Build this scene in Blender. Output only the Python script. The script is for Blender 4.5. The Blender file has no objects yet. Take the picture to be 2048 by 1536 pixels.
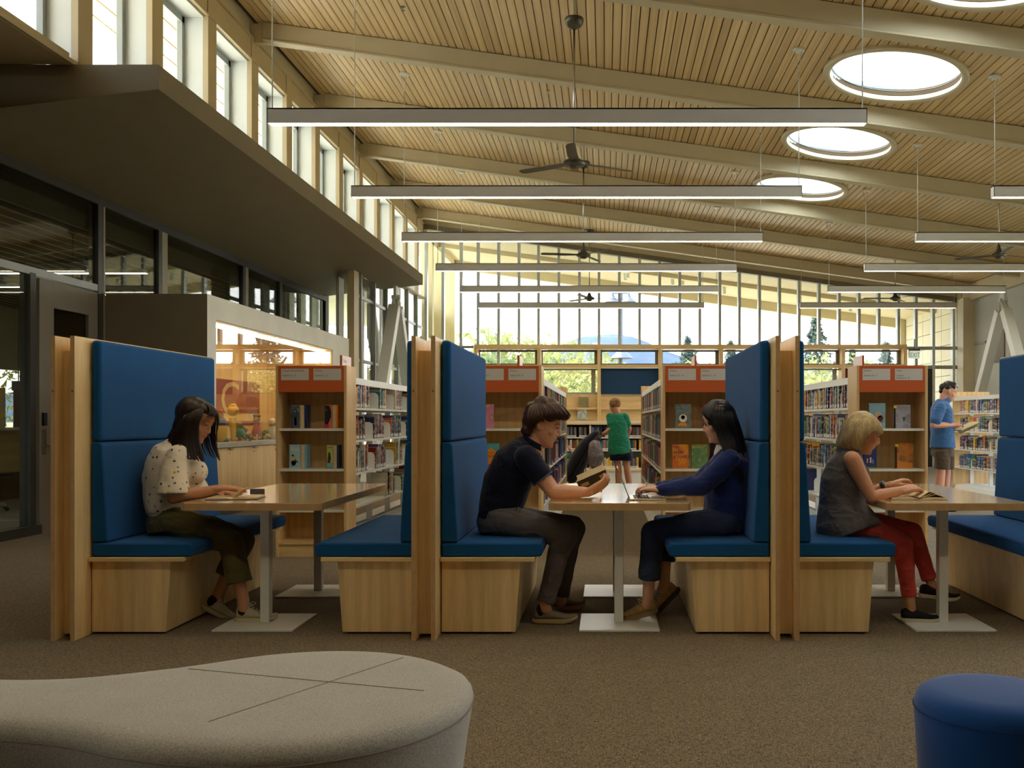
import bpy, bmesh, math, random
import numpy as np
from mathutils import Vector, Matrix, noise
random.seed(7); np.random.seed(7)
C = bpy.context.scene.collection
S = bpy.context.scene
PI = math.pi
R = math.radians
# ------------------------------------------------------------------ camera, sky, sun, exposure
F, U0, V0, EYE = 1900.0, 1211.0, 840.0, 1.22
cam = bpy.data.cameras.new('camera'); camo = bpy.data.objects.new('camera', cam); C.objects.link(camo)
cam.sensor_width = 36; cam.lens = F/2048*36
cam.shift_x = (1024-U0)/2048; cam.shift_y = (V0-768)/2048
cam.clip_start = .05; cam.clip_end = 2000
camo.location = (0, 0, EYE); camo.rotation_euler = (PI/2, 0, 0); S.camera = camo
S.view_settings.view_transform = 'Standard'; S.view_settings.look = 'None'
S.view_settings.gamma = 1; S.view_settings.use_curve_mapping = False
S.view_settings.exposure = 1.5
S.cycles.use_denoising = True; S.cycles.max_bounces = 9; S.cycles.diffuse_bounces = 5
S.cycles.transparent_max_bounces = 24; S.cycles.glossy_bounces = 4; S.cycles.transmission_bounces = 6
S.cycles.caustics_reflective = False; S.cycles.caustics_refractive = False
S.cycles.sample_clamp_indirect = 6
w = bpy.data.worlds.new('sky'); S.world = w; w.use_nodes = True
nt = w.node_tree; bg = nt.nodes['Background']
tc = nt.nodes.new('ShaderNodeTexCoord'); sp = nt.nodes.new('ShaderNodeSeparateXYZ')
rp = nt.nodes.new('ShaderNodeValToRGB'); nt.links.new(tc.outputs['Generated'], sp.inputs[0])
nt.links.new(sp.outputs['Z'], rp.inputs[0])
e = rp.color_ramp.elements
e[0].position = 0.0; e[0].color = (.97, .97, .93, 1); e[1].position = .9; e[1].color = (.42, .62, 1, 1)
m_ = e.new(.2); m_.color = (.95, .98, 1, 1)
m_ = e.new(.38); m_.color = (.66, .82, 1, 1)
nt.links.new(rp.outputs[0], bg.inputs[0]); bg.inputs[1].default_value = 2.1
sun = bpy.data.lights.new('sun', 'SUN'); suno = bpy.data.objects.new('sun', sun); C.objects.link(suno)
sun.energy = 7.5; sun.angle = R(2); sun.color = (1, .93, .8)
suno.rotation_euler = Vector((-.5, .22, .84)).to_track_quat('Z', 'Y').to_euler()
suno.location = (-20, 10, 30)

def at(u, v, y):
    return Vector(((u-U0)*y/F, y, EYE-(v-V0)*y/F))

# ------------------------------------------------------------------ mesh builder
class MB:
    def __init__(s): s.v = []; s.f = []; s.m = []
    def add(s, vs, fs, m=0):
        n = len(s.v); s.v += [tuple(p) for p in vs]
        s.f += [tuple(i+n for i in f) for f in fs]; s.m += [m]*len(fs)
    def box(s, x0, x1, y0, y1, z0, z1, m=0, M=None):
        vs = [Vector((x, y, z)) for z in (z0, z1) for y in (y0, y1) for x in (x0, x1)]
        if M: vs = [M @ p for p in vs]
        s.add(vs, [(0,2,3,1),(4,5,7,6),(0,1,5,4),(2,6,7,3),(0,4,6,2),(1,3,7,5)], m); return s
    def prism(s, poly, a0, a1, axis='y', m=0, M=None):
        n = len(poly)
        def P(p, a):
            q = {'y': (p[0], a, p[1]), 'z': (p[0], p[1], a), 'x': (a, p[0], p[1])}[axis]
            return M @ Vector(q) if M else q
        s.add([P(p, a0) for p in poly]+[P(p, a1) for p in poly],
              [tuple(range(n)), tuple(range(2*n-1, n-1, -1))]+[(i, i+n, (i+1) % n+n, (i+1) % n) for i in range(n)], m); return s
    def tube(s, pts, rad, n=10, m=0, flat=1.0, up=None):
        pts = [Vector(p) for p in pts]
        if not hasattr(rad, '__len__'): rad = [rad]*len(pts)
        fl = flat if hasattr(flat, '__len__') else [flat]*len(pts)
        vs = []; prev = None
        for i, p in enumerate(pts):
            d = (pts[min(i+1, len(pts)-1)]-pts[max(i-1, 0)])
            d = d.normalized() if d.length > 1e-9 else Vector((0,0,1))
            if prev is None:
                a = d.cross(Vector(up) if up else (Vector((0,0,1)) if abs(d.z) < .9 else Vector((0,1,0)))).normalized()
            else:
                a = (prev-d*prev.dot(d)).normalized()
            prev = a; b = d.cross(a)
            for k in range(n):
                t = 2*PI*k/n; vs.append(p+a*math.cos(t)*rad[i]+b*math.sin(t)*rad[i]*fl[i])
        L = len(pts)
        fs = [(i*n+k, i*n+(k+1) % n, (i+1)*n+(k+1) % n, (i+1)*n+k) for i in range(L-1) for k in range(n)]
        fs += [tuple(range(n-1, -1, -1)), tuple(range((L-1)*n, L*n))]
        s.add(vs, fs, m); return s
    def lathe(s, prof, n=24, c=(0,0,0), m=0, close=True):
        c = Vector(c); vs = [c+Vector((r*math.cos(2*PI*k/n), r*math.sin(2*PI*k/n), z)) for r, z in prof for k in range(n)]
        L = len(prof)
        fs = [(i*n+k, i*n+(k+1) % n, (i+1)*n+(k+1) % n, (i+1)*n+k) for i in range(L-1) for k in range(n)]
        if close: fs += [tuple(range(n-1, -1, -1)), tuple(range((L-1)*n, L*n))]
        s.add(vs, fs, m); return s
    def ball(s, c, r, n=12, m=0, M=None):
        r = r if hasattr(r, '__len__') else (r, r, r); c = Vector(c); vs = []; h = n//2+1
        for i in range(h+1):
            ph = PI*i/h
            for k in range(n):
                q = Vector((math.sin(ph)*math.cos(2*PI*k/n)*r[0], math.sin(ph)*math.sin(2*PI*k/n)*r[1], math.cos(ph)*r[2]))
                vs.append(c+(M @ q if M else q))
        s.add(vs, [(i*n+k, (i+1)*n+k, (i+1)*n+(k+1) % n, i*n+(k+1) % n) for i in range(h) for k in range(n)], m); return s
    def build(s, name, mats, parent=None, world=False, smooth=0, bevel=0, seg=2, kind=None, label=None, cat=None, group=None, origin=None):
        if not isinstance(mats, (list, tuple)): mats = [mats]
        o_ = Vector((0,0,0)) if origin else (root_loc(parent) if (world and parent) else Vector((0,0,0)))
        me = bpy.data.meshes.new(name)
        me.from_pydata([tuple(Vector(p)-o_) for p in s.v] if o_.length else s.v, [], s.f)
        for x in mats: me.materials.append(x)
        if any(s.m): me.polygons.foreach_set('material_index', s.m)
        if smooth:
            me.polygons.foreach_set('use_smooth', [True]*len(me.polygons))
            if smooth > 1: me.set_sharp_from_angle(angle=R(smooth))
        me.validate(); me.update()
        o = bpy.data.objects.new(name, me); C.objects.link(o)
        if parent: o.parent = parent
        elif origin: o.location = origin
        if bevel:
            b = o.modifiers.new('bevel', 'BEVEL'); b.width = bevel; b.segments = seg; b.limit_method = 'ANGLE'; b.angle_limit = R(35)
            if not smooth:
                me.polygons.foreach_set('use_smooth', [True]*len(me.polygons)); b.harden_normals = True
        return tag(o, label, cat, group, kind)

def root_loc(o):
    p = Vector((0,0,0))
    while o: p += o.location; o = o.parent
    return p
def tag(o, label=None, cat=None, group=None, kind=None):
    if label: o['label'] = label
    if cat: o['category'] = cat
    if group: o['group'] = group
    if kind: o['kind'] = kind
    return o
def thing(name, label, cat, loc=(0,0,0), rz=0, group=None, kind=None):
    o = bpy.data.objects.new(name, None); C.objects.link(o); o.location = loc; o.rotation_euler = (0,0,rz)
    o.empty_display_size = .1
    return tag(o, label, cat, group, kind)
def dup(o, loc=None, rz=None, label=None, parent=None, group=None, mirror=False):
    c = o.copy(); C.objects.link(c); c.parent = parent
    for ch in list(o.children): dup(ch, parent=c)
    if loc is not None: c.location = loc
    if rz is not None: c.rotation_euler = (0,0,rz)
    if label: c['label'] = label
    if group: c['group'] = group
    return c
def piece(src, parent, loc, rot=None, scale=None):
    c = src.copy(); C.objects.link(c); c.parent = parent; c.location = loc
    if rot is not None: c.rotation_euler = rot
    if scale is not None: c.scale = scale
    return c
def text(body, size, mat_, parent, loc, rot=(PI/2,0,0), align='LEFT', name='lettering', ext=.0006, sx=1):
    cu = bpy.data.curves.new(name, 'FONT'); cu.body = body; cu.size = size; cu.extrude = ext; cu.align_x = align
    cu.resolution_u = 3; cu.materials.append(mat_)
    o = bpy.data.objects.new(name, cu); C.objects.link(o); o.parent = parent; o.location = loc; o.rotation_euler = rot
    o.scale = (sx, 1, 1); return o

# ------------------------------------------------------------------ materials
def newmat(name):
    m = bpy.data.materials.new(name); m.use_nodes = True; return m, m.node_tree, m.node_tree.nodes['Principled BSDF']
def lk(nt, a, b): nt.links.new(a, b)
def coords(nt, scale=(1,1,1), rot=(0,0,0), src='Object'):
    t = nt.nodes.new('ShaderNodeTexCoord'); mp = nt.nodes.new('ShaderNodeMapping')
    mp.inputs['Scale'].default_value = scale; mp.inputs['Rotation'].default_value = rot
    lk(nt, t.outputs[src], mp.inputs[0]); return mp.outputs[0]
def noi(nt, vec, scale=1, detail=3, rough=.5, dist=0):
    n = nt.nodes.new('ShaderNodeTexNoise'); n.inputs['Scale'].default_value = scale; n.inputs['Detail'].default_value = detail
    n.inputs['Roughness'].default_value = rough; n.inputs['Distortion'].default_value = dist; lk(nt, vec, n.inputs['Vector']); return n.outputs['Fac']
def ramp(nt, fac, stops, interp='LINEAR'):
    r = nt.nodes.new('ShaderNodeValToRGB'); lk(nt, fac, r.inputs[0]); el = r.color_ramp.elements; r.color_ramp.interpolation = interp
    while len(el) > 1: el.remove(el[-1])
    el[0].position = stops[0][0]; el[0].color = (*stops[0][1], 1)
    for p, c in stops[1:]:
        q = el.new(p); q.color = (*c, 1)
    return r.outputs[0]
def mix(nt, fac, a, b, mode='MIX'):
    m = nt.nodes.new('ShaderNodeMix'); m.data_type = 'RGBA'; m.blend_type = mode
    for i, x in ((0, fac), (6, a), (7, b)):
        if isinstance(x, (int, float)): m.inputs[i].default_value = x
        elif isinstance(x, tuple): m.inputs[i].default_value = (*x, 1) if len(x) == 3 else x
        else: lk(nt, x, m.inputs[i])
    return m.outputs[2]
def bump(nt, b, h, strength=.3, dist=.01):
    n = nt.nodes.new('ShaderNodeBump'); n.inputs['Strength'].default_value = strength; n.inputs['Distance'].default_value = dist
    lk(nt, h, n.inputs['Height']); lk(nt, n.outputs[0], b.inputs['Normal'])
def sl(c):  # sRGB 0-255 -> linear
    return tuple(((x/255+.055)/1.055)**2.4 if x > 10 else x/255/12.92 for x in c)
def plain(name, c, rough=.5, metal=0, var=.06, vs=3, bs=0, bd=.002, sheen=0, coat=0, spec=.5, stretch=(1,1,1)):
    m, nt, b = newmat(name); c = sl(c)
    vec = coords(nt, stretch); n = noi(nt, vec, vs, 4)
    lo = tuple(x*(1-var) for x in c); hi = tuple(min(1, x*(1+var)) for x in c)
    lk(nt, ramp(nt, n, [(.3, lo), (.7, hi)]), b.inputs['Base Color'])
    b.inputs['Roughness'].default_value = rough; b.inputs['Metallic'].default_value = metal
    b.inputs['Sheen Weight'].default_value = sheen; b.inputs['Coat Weight'].default_value = coat
    b.inputs['Specular IOR Level'].default_value = spec
    if bs: bump(nt, b, noi(nt, coords(nt), bs, 2), .5, bd)
    return m
def wood(name, c, axis='z', rough=.42, dark=.8, rnd=0, coat=.15, sc=1.0, crough=.25):
    m, nt, b = newmat(name); c = sl(c); s1 = {'x': (.6,7,7), 'y': (7,.6,7), 'z': (7,7,.6)}[axis]
    vec = coords(nt, s1)
    if rnd:
        oi = nt.nodes.new('ShaderNodeObjectInfo'); vm = nt.nodes.new('ShaderNodeVectorMath'); vm.operation = 'MULTIPLY_ADD'
        cb = nt.nodes.new('ShaderNodeCombineXYZ'); 
        for i in range(3): lk(nt, oi.outputs['Random'], cb.inputs[i])
        lk(nt, cb.outputs[0], vm.inputs[0]); vm.inputs[1].default_value = (37, 37, 37); lk(nt, vec, vm.inputs[2]); vec = vm.outputs[0]
    n1 = noi(nt, vec, .9*sc, 3, .55, .6); n2 = noi(nt, vec, 9*sc, 4, .6)
    wv = nt.nodes.new('ShaderNodeTexWave'); wv.inputs['Scale'].default_value = .55*sc; wv.inputs['Distortion'].default_value = 7
    wv.inputs['Detail'].default_value = 2; wv.bands_direction = 'X' if axis != 'x' else 'Y'; lk(nt, vec, wv.inputs['Vector'])
    base = ramp(nt, n1, [(.25, tuple(x*dark for x in c)), (.5, c), (.8, tuple(min(1, x*1.08) for x in c))])
    base = mix(nt, .16, base, ramp(nt, wv.outputs['Fac'], [(.1, (.42,.3,.2)), (.6, (1,1,1))]), 'MULTIPLY')
    base = mix(nt, .18, base, ramp(nt, n2, [(.35, (.55,.42,.3)), (.6, (1,1,1))]), 'MULTIPLY')
    if rnd:
        base = mix(nt, 1.0, base, ramp(nt, oi.outputs['Random'], [(0, (1-rnd, 1-rnd*1.15, 1-rnd*1.35)), (1, (1, 1, 1))]), 'MULTIPLY')
    lk(nt, base, b.inputs['Base Color']); b.inputs['Roughness'].default_value = rough
    b.inputs['Coat Weight'].default_value = coat; b.inputs['Coat Roughness'].default_value = crough
    bump(nt, b, n2, .08, .002); return m
def plyedge(name, axis='y', c=(205,165,110), per=.0065):
    m, nt, b = newmat(name); vec = coords(nt)
    s = nt.nodes.new('ShaderNodeSeparateXYZ'); lk(nt, vec, s.inputs[0])
    ma = nt.nodes.new('ShaderNodeMath'); ma.operation = 'MULTIPLY'; ma.inputs[1].default_value = 1/per; lk(nt, s.outputs[axis.upper()], ma.inputs[0])
    fr = nt.nodes.new('ShaderNodeMath'); fr.operation = 'FRACT'; lk(nt, ma.outputs[0], fr.inputs[0])
    c = sl(c); n = noi(nt, coords(nt, (3,3,3)), 6, 3)
    base = ramp(nt, fr.outputs[0], [(0, tuple(x*.55 for x in c)), (.25, c), (.8, tuple(x*1.05 for x in c)), (1, tuple(x*.6 for x in c))])
    base = mix(nt, .3, base, ramp(nt, n, [(.3, (.6,.5,.4)), (.6, (1,1,1))]), 'MULTIPLY')
    lk(nt, base, b.inputs['Base Color']); b.inputs['Roughness'].default_value = .5; return m
def glass(name, tint=(1,1,1), refl=1.0, base=.04):
    m, nt, b = newmat(name); nt.nodes.remove(b); out = nt.nodes['Material Output']
    tr = nt.nodes.new('ShaderNodeBsdfTransparent'); tr.inputs[0].default_value = (*tint, 1)
    gl = nt.nodes.new('ShaderNodeBsdfGlossy'); gl.inputs['Roughness'].default_value = 0.0
    lw = nt.nodes.new('ShaderNodeLayerWeight'); lw.inputs[0].default_value = .5
    pw = nt.nodes.new('ShaderNodeMath'); pw.operation = 'POWER'; lk(nt, lw.outputs['Facing'], pw.inputs[0]); pw.inputs[1].default_value = 5
    mu = nt.nodes.new('ShaderNodeMath'); mu.operation = 'MULTIPLY_ADD'; mu.use_clamp = True; lk(nt, pw.outputs[0], mu.inputs[0])
    mu.inputs[1].default_value = .9*min(refl, 1.3); mu.inputs[2].default_value = .025*refl
    mx = nt.nodes.new('ShaderNodeMixShader'); lk(nt, mu.outputs[0], mx.inputs[0]); lk(nt, tr.outputs[0], mx.inputs[1]); lk(nt, gl.outputs[0], mx.inputs[2])
    lk(nt, mx.outputs[0], out.inputs[0]); return m
def emit(name, c, s):
    m, nt, b = newmat(name); b.inputs['Base Color'].default_value = (.8,.8,.8,1)
    b.inputs['Emission Color'].default_value = (*c, 1); b.inputs['Emission Strength'].default_value = s; return m
def fabric(name, c, rough=.9, sc=500, dk=.86, sheen=.25, bstr=.25, mott=.08, fold=0):
    m, nt, b = newmat(name); c = sl(c); v = coords(nt)
    n = noi(nt, v, sc, 2); n2 = noi(nt, v, 7, 3)
    base = ramp(nt, n, [(.3, tuple(x*dk for x in c)), (.7, tuple(min(1, x*(2-dk)) for x in c))])
    base = mix(nt, 1.0, base, ramp(nt, n2, [(.3, (1-mott,)*3), (.7, (1,1,1))]), 'MULTIPLY')
    lk(nt, base, b.inputs['Base Color']); b.inputs['Roughness'].default_value = rough
    b.inputs['Sheen Weight'].default_value = sheen; b.inputs['Specular IOR Level'].default_value = .15
    bump(nt, b, n, bstr, .001)
    if fold:
        f1 = noi(nt, coords(nt, (1,1,1.8)), 6, 1, .4, .9); f2 = noi(nt, coords(nt, (1.6,1,1)), 12, 1, .4, .8)
        q = nt.nodes.new('ShaderNodeBump'); q.inputs['Strength'].default_value = .42; q.inputs['Distance'].default_value = .022*fold
        lk(nt, mix(nt, .4, ramp(nt, f1, [(.3, (0,0,0)), (.5, (1,1,1)), (.7, (.1,.1,.1))]), f2), q.inputs['Height'])
        lk(nt, q.outputs[0], b.inputs['Normal'].links[0].from_node.inputs['Normal'])
    return m
MAPLE = (240, 208, 148)
W_z = wood('maple_vertical_grain', MAPLE, 'z'); W_x = wood('maple_grain_across', MAPLE, 'x'); W_y = wood('maple_grain_along', MAPLE, 'y')
W_top = wood('maple_tabletop', (238, 206, 152), 'x', rough=.22, coat=.9, crough=.1)
W_case = wood('bookcase_maple', (222, 186, 130), 'z', rough=.5)
W_plank = wood('ceiling_plank_wood', (240, 212, 158), 'y', rough=.38, dark=.85, rnd=.16, coat=.05)
PLY = plyedge('plywood_edge_vertical', 'x'); PLYZ = plyedge('plywood_edge_flat', 'z')
BLUE = fabric('blue_upholstery', (22, 80, 134), sheen=.06); BLUE2 = fabric('deep_blue_felt', (16, 68, 132), sc=700)
TAN = plain('tan_painted_steel', (196, 178, 142), .55, var=.03); BEAM = plain('putty_beam_paint', (206, 194, 162), .5, var=.03)
WALLG = plain('warm_grey_plaster', (176, 170, 152), .8, var=.03, bs=60); SOFF = plain('taupe_soffit', (134, 122, 100), .8, var=.03)
WHITE = plain('white_powder_coat', (225, 224, 214), .35, var=.02); WHITEW = plain('white_painted_post', (222, 226, 222), .5, var=.02)
GREYM = plain('grey_aluminium', (158, 164, 162), .4, var=.04); DARKM = plain('dark_bronze_frame', (48, 46, 42), .45, var=.05)
DGREY = plain('dark_grey_metal', (84, 80, 74), .4, metal=.3); BLACK = plain('black_plastic', (18, 18, 20), .5)
CHROME = plain('brushed_nickel', (190, 186, 176), .25, metal=1, var=.02)
ORANGE = plain('orange_laminate', (196, 90, 36), .5, var=.03); PAPER = plain('grey_white_paper', (205, 202, 196), .6, var=.02)
INK = plain('dark_ink', (60, 54, 50), .7); CREAM = plain('cream_exterior_paint', (206, 194, 156), .7, var=.03)
GLASS = glass('clear_window_glass'); GLASSD = glass('tinted_partition_glass', (.66,.68,.62), 2.2)
GLASSC = glass('display_case_glass', (.95,.93,.88), 2.6)
LAMP = emit('lamp_diffuser', (1, .86, .62), 8.0); LAMPC = emit('case_lamp_strip', (1, .8, .5), 9.0)
PAGES = plain('cream_page_edges', (222, 200, 158), .8, stretch=(1,1,1), var=.08, vs=60)
# ================================================================== SETTING
XL, XS, XR, YB, YF = -4.75, -6.1, 9.3, -3.5, 24.8
BAY = 2.78; BEAMS = [10.0+BAY*k for k in range(-4, 6)]     # cross beams
def zbeam(x): return EYE+4.46-.138*x                        # underside of the beams
def zdeck(x): return zbeam(x)+.25
SLOPE = math.atan(.138)
# --- floor: carpet
def carpet():
    m, nt, b = newmat('woven_loop_carpet'); v = coords(nt)
    n1 = noi(nt, coords(nt, (1,4.5,1)), 40, 3, .75); n2 = noi(nt, coords(nt, (4.5,1,1)), 36, 3, .75); n3 = noi(nt, v, 9, 3); n4 = noi(nt, v, 160, 2, .7)
    vo = nt.nodes.new('ShaderNodeTexVoronoi'); vo.inputs['Scale'].default_value = 120; lk(nt, coords(nt, (1,1.4,1)), vo.inputs['Vector'])
    c = ramp(nt, n4, [(.3, sl((98,82,58))), (.5, sl((158,136,98))), (.7, sl((210,186,140)))])
    c = mix(nt, .9, c, ramp(nt, n1, [(.36, (.12,.11,.11)), (.47, (.7,.7,.7)), (.56, (1,1,1))]), 'MULTIPLY')
    c = mix(nt, .85, c, ramp(nt, n2, [(.36, (.14,.13,.13)), (.46, (.75,.75,.75)), (.54, (1,1,1))]), 'MULTIPLY')
    c = mix(nt, .5, c, ramp(nt, vo.outputs['Distance'], [(0, (1,1,1)), (.35, (.85,.85,.85)), (.62, (.35,.33,.3))]), 'MULTIPLY')
    c = mix(nt, 1.0, c, ramp(nt, n3, [(.3, (.85,.85,.87)), (.7, (1.0,1.0,1.0))]), 'MULTIPLY')
    lk(nt, c, b.inputs['Base Color']); b.inputs['Roughness'].default_value = .95; b.inputs['Specular IOR Level'].default_value = .1
    b.inputs['Sheen Weight'].default_value = .15; bump(nt, b, mix(nt, .5, n1, vo.outputs['Distance']), .6, .006); return m
MB().box(XS, 9.6, YB, YF, -.1, 0).build('floor', carpet(), kind='structure')
MB().box(-12.2, XS, YB, 21, -.1, 0).build('floor', plain('office_grey_floor', (120,116,108), .35), kind='structure')

# --- roof deck with round skylight holes, planks as pieces
SKY_X, SKY_R = 3.54, .775; SKYS = [BEAMS[k]+BAY/2 for k in (3, 4, 5, 6)]   # 8.6.. 17
SKYS = [3.28, 6.06, 8.84, 11.62, 14.44, 17.27]  # the two nearest are out of view, added for light over the booths
deck = MB(); T = .3
def slab(m, x0, x1, y0, y1, mm=0, dz=.03, th=T):
    m.prism([(x0, zdeck(x0)+dz), (x1, zdeck(x1)+dz), (x1, zdeck(x1)+th), (x0, zdeck(x0)+th)], y0, y1, 'y', mm)
RX0, RX1, RY1 = -7.2, 12.0, 30.2
slab(deck, RX0, SKY_X-1, YB-1, RY1); slab(deck, SKY_X+1, RX1, YB-1, RY1)
yy = YB-1
for sy in SKYS:
    slab(deck, SKY_X-1, SKY_X+1, yy, sy-1); yy = sy+1
    N = 48; vs = []; fs = []
    for k in range(N):
        a = 2*PI*k/N; c_, s_ = math.cos(a), math.sin(a); q = 1/max(abs(c_), abs(s_))
        for (rx, ry) in ((SKY_R*c_, SKY_R*s_), (q*c_, q*s_)):
            for dz in (.03, T): vs.append((SKY_X+rx, sy+ry, zdeck(SKY_X+rx)+dz))
    for k in range(N):
        a = 4*k; b = 4*((k+1) % N)
        fs += [(a, b, b+2, a+2), (a+1, a+3, b+3, b+1), (a, a+1, b+1, b), (a+2, b+2, b+3, a+3)]
    deck.add(vs, fs)
slab(deck, SKY_X-1, SKY_X+1, yy, RY1)
ceiling = deck.build('ceiling', plain('dark_roof_underlay', (96,78,56), .9), kind='structure')
PW, PG = .0925, .0115; px = XL+.06; rr = random.Random(3)
pm = MB().box(-.5, .5, -.5, .5, -.012, .012)
pm.v = [(x*PW, y, z) for x, y, z in pm.v]
first = pm.build('plank', W_plank); first_used = False
pieces_ = []
while px < XR-.05:
    xc = px+PW/2; cuts = [(YB, YF)]
    d = abs(xc-SKY_X)
    if d < SKY_R+.04:
        h = math.sqrt(max(0, (SKY_R+.06)**2-d*d)); segs = []; y0 = YB
        for sy in SKYS:
            segs.append((y0, sy-h)); y0 = sy+h
        segs.append((y0, YF)); cuts = segs
    for (a, b) in cuts:
        if b-a > .05: pieces_.append((xc, a, b))
    px += PW+PG
for (xc, a, b) in pieces_:
    o = first if not first_used else first.copy()
    if first_used: C.objects.link(o)
    first_used = True
    o.parent = ceiling; o.location = (xc, (a+b)/2, zdeck(xc)+.012+rr.uniform(-.0015,.0015)); o.rotation_euler = (0, SLOPE, 0); o.scale = (1, b-a, 1)

# skylights: rim, well, dome
DOME = plain('opal_skylight_dome', (246, 250, 244), .4); 
def opal():
    m, nt, b = newmat('opal_diffusing_dome'); nt.nodes.remove(b)
    t = nt.nodes.new('ShaderNodeBsdfTranslucent'); t.inputs[0].default_value = (.93,.97,.9,1)
    d = nt.nodes.new('ShaderNodeBsdfDiffuse'); d.inputs[0].default_value = (.85,.88,.84,1)
    x = nt.nodes.new('ShaderNodeMixShader'); x.inputs[0].default_value = .25
    lk(nt, t.outputs[0], x.inputs[1]); lk(nt, d.outputs[0], x.inputs[2]); lk(nt, x.outputs[0], nt.nodes['Material Output'].inputs[0]); return m
OPAL = opal(); WELL = plain('white_skylight_shaft', (244,246,238), .5, var=.01)
ords = ['round skylight behind the camera, out of the picture', 'round skylight overhead, out of the picture', 'nearest round skylight, cut off by the top of the picture', 'largest round skylight seen whole, with a putty rim and a thin ring inside',
        'second round skylight, half behind the row of pendant lamps', 'farthest and smallest round skylight in the wooden ceiling']
for i, sy in enumerate(SKYS):
    o = thing('skylight', ords[i], 'skylight', (SKY_X, sy, zdeck(SKY_X)), group='round skylights in the plank ceiling')
    o.rotation_euler = (0, SLOPE, 0)
    MB().lathe([(SKY_R+.09, -.0), (SKY_R+.095, -.03), (SKY_R+.075, -.05), (SKY_R+.03, -.05), (SKY_R, -.03), (SKY_R, .0), (SKY_R, .02), (SKY_R+.09, .02)], 64, close=False).build('rim', BEAM, o, smooth=40)
    MB().lathe([(SKY_R+.01, .0), (SKY_R+.01, .1), (SKY_R+.03, .1), (SKY_R+.03, 0)], 64, close=False).build('shaft', WELL, o, smooth=40)
    prof = [(SKY_R+.01, .1), (SKY_R*.85, .16), (SKY_R*.5, .21), (.02, .23)]
    MB().lathe(prof, 48, close=False).build('dome', OPAL, o, smooth=60)
    MB().lathe([(SKY_R+.005, .085), (SKY_R-.01, .085), (SKY_R-.01, .092), (SKY_R+.005, .092)], 64, close=False).build('ring', GREYM, o, smooth=40)

# --- cross beams (rectangular steel with a deep web and knuckle at the left)
for k, by in enumerate(BEAMS):
    m = MB(); x0, x1 = XL+.16, XR-.1
    xs = np.linspace(x0, x1, 14)
    def bz(x): return zbeam(x)
    bot = [(x, bz(x)) for x in xs]; top = [(x, bz(x)+.24) for x in xs]
    m.prism(bot+top[::-1], by-.065, by+.065)
    m.prism([(x, bz(x)-.018) for x in xs]+[(x, bz(x)+.012) for x in xs][::-1], by-.09, by+.09)
    m.box(XL-.02, XL+.5, by-.05, by+.05, zbeam(XL)-.06, zbeam(XL)+.2)
    m.build('roof_beam', BEAM, kind='structure', bevel=.006, seg=1)

# --- left clerestory wall, window_1
ZS, ZH = EYE+3.2, EYE+4.80
MB().box(XL-.15, XL, YB, YF, 4.37, ZS-.02).box(XL-.17, XL+.03, YB, YF, ZS-.045, ZS).build('wall_left', TAN, kind='structure', bevel=.004, seg=1)
win1 = thing('window_1', None, None, (XL, 8, ZS), kind='structure')
PST = 1.39; ys = [8.5+PST*k for k in range(-8, 12)]
MB().box(XL-.02, XL+.02, YB, YF, ZH+.02, ZH+.34).box(XL-.03, XL+.045, YB, YF, ZH, ZH+.03).box(XL-.03, XL+.045, YB, YF, ZH+.3, ZH+.33).build('header', TAN, win1, world=True, bevel=.004, seg=1)
MB().box(XL-.3, XL-.02, YB, YF, ZH+.34, zdeck(XL)+.1).build('head_closure', BEAM, win1, world=True)
MB().box(XL-.3, XL-.02, YB, YF, ZH-.02, ZH+.3).build('head_lining', WHITEW, win1, world=True)
pst = None; pn = None; fr = None
for k, y in enumerate(ys):
    if pst is None:
        pst = MB().box(-.03, .034, 0, .24, 0, ZH-ZS+.33).build('post', TAN, win1, bevel=.003, seg=1)
        fin = MB().box(-.34, -.03, .0, .05, 0, ZH-ZS).box(-.34, -.03, .19, .24, 0, ZH-ZS).build('fin', WHITEW, win1)
        fr = MB().box(-.31, -.25, .24, .30, 0, ZH-ZS).box(-.31, -.25, PST-.06, PST, 0, ZH-ZS).box(-.31, -.25, .24, PST, 0, .05).box(-.31,-.25,.24,PST,ZH-ZS-.1,ZH-ZS).box(-.33,-.24,.62,.66,.0,ZH-ZS).build('sash', GREYM, win1)
        pn = MB().box(-.285, -.275, .3, PST-.06, .05, ZH-ZS-.1).build('pane', GLASS, win1)
        src = (pst, fin, fr, pn)
        for s_ in src: s_.location = (0, y-8, 0)
    else:
        for s_ in src: piece(s_, win1, (0, y-8, 0))
# outside of the clerestory: white canopy with slats and low white roof
canw = plain('white_membrane_roof', (232,232,222), .8)
MB().box(-14, XL-.35, -6, 32, 4.385, 4.46).box(-14,-13.7,-6,32,4.46,4.8).build('trim_1', canw, kind='structure')
so = MB(); so.box(-6.6, XL-.35, -6, 30, 6.42, 6.5)
soff = so.build('trim_2', CREAM, kind='structure')
sl0 = MB().box(-.13, .13, -18, 18, -.012, .012).build('soffit_slat', CREAM, soff); sl0.location = (-5.26, 12, 6.4)
for k in range(1, 6): piece(sl0, soff, (-5.26-.285*k, 12, 6.4))
MB().box(-12.1,-8.2,9.0,9.3,4.3,6.1).box(-9.9,-9.6,12,20,4.3,5.6).build('trim_3', CREAM, kind='structure')

# --- canopy above the partition
cz1, cze, czw = EYE+3.152, EYE+2.93, EYE+2.68
CAN = MB().prism([(-3.96, cz1), (-3.96, cze), (XS, czw), (XS, cz1)], 8.42, 20.6).build('trim_4', SOFF, kind='structure', bevel=.003, seg=1)
MB().box(XS-.3, XL, YB, 8.415, cz1, cz1+.1).build('ceiling', TAN, kind='structure')

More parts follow.
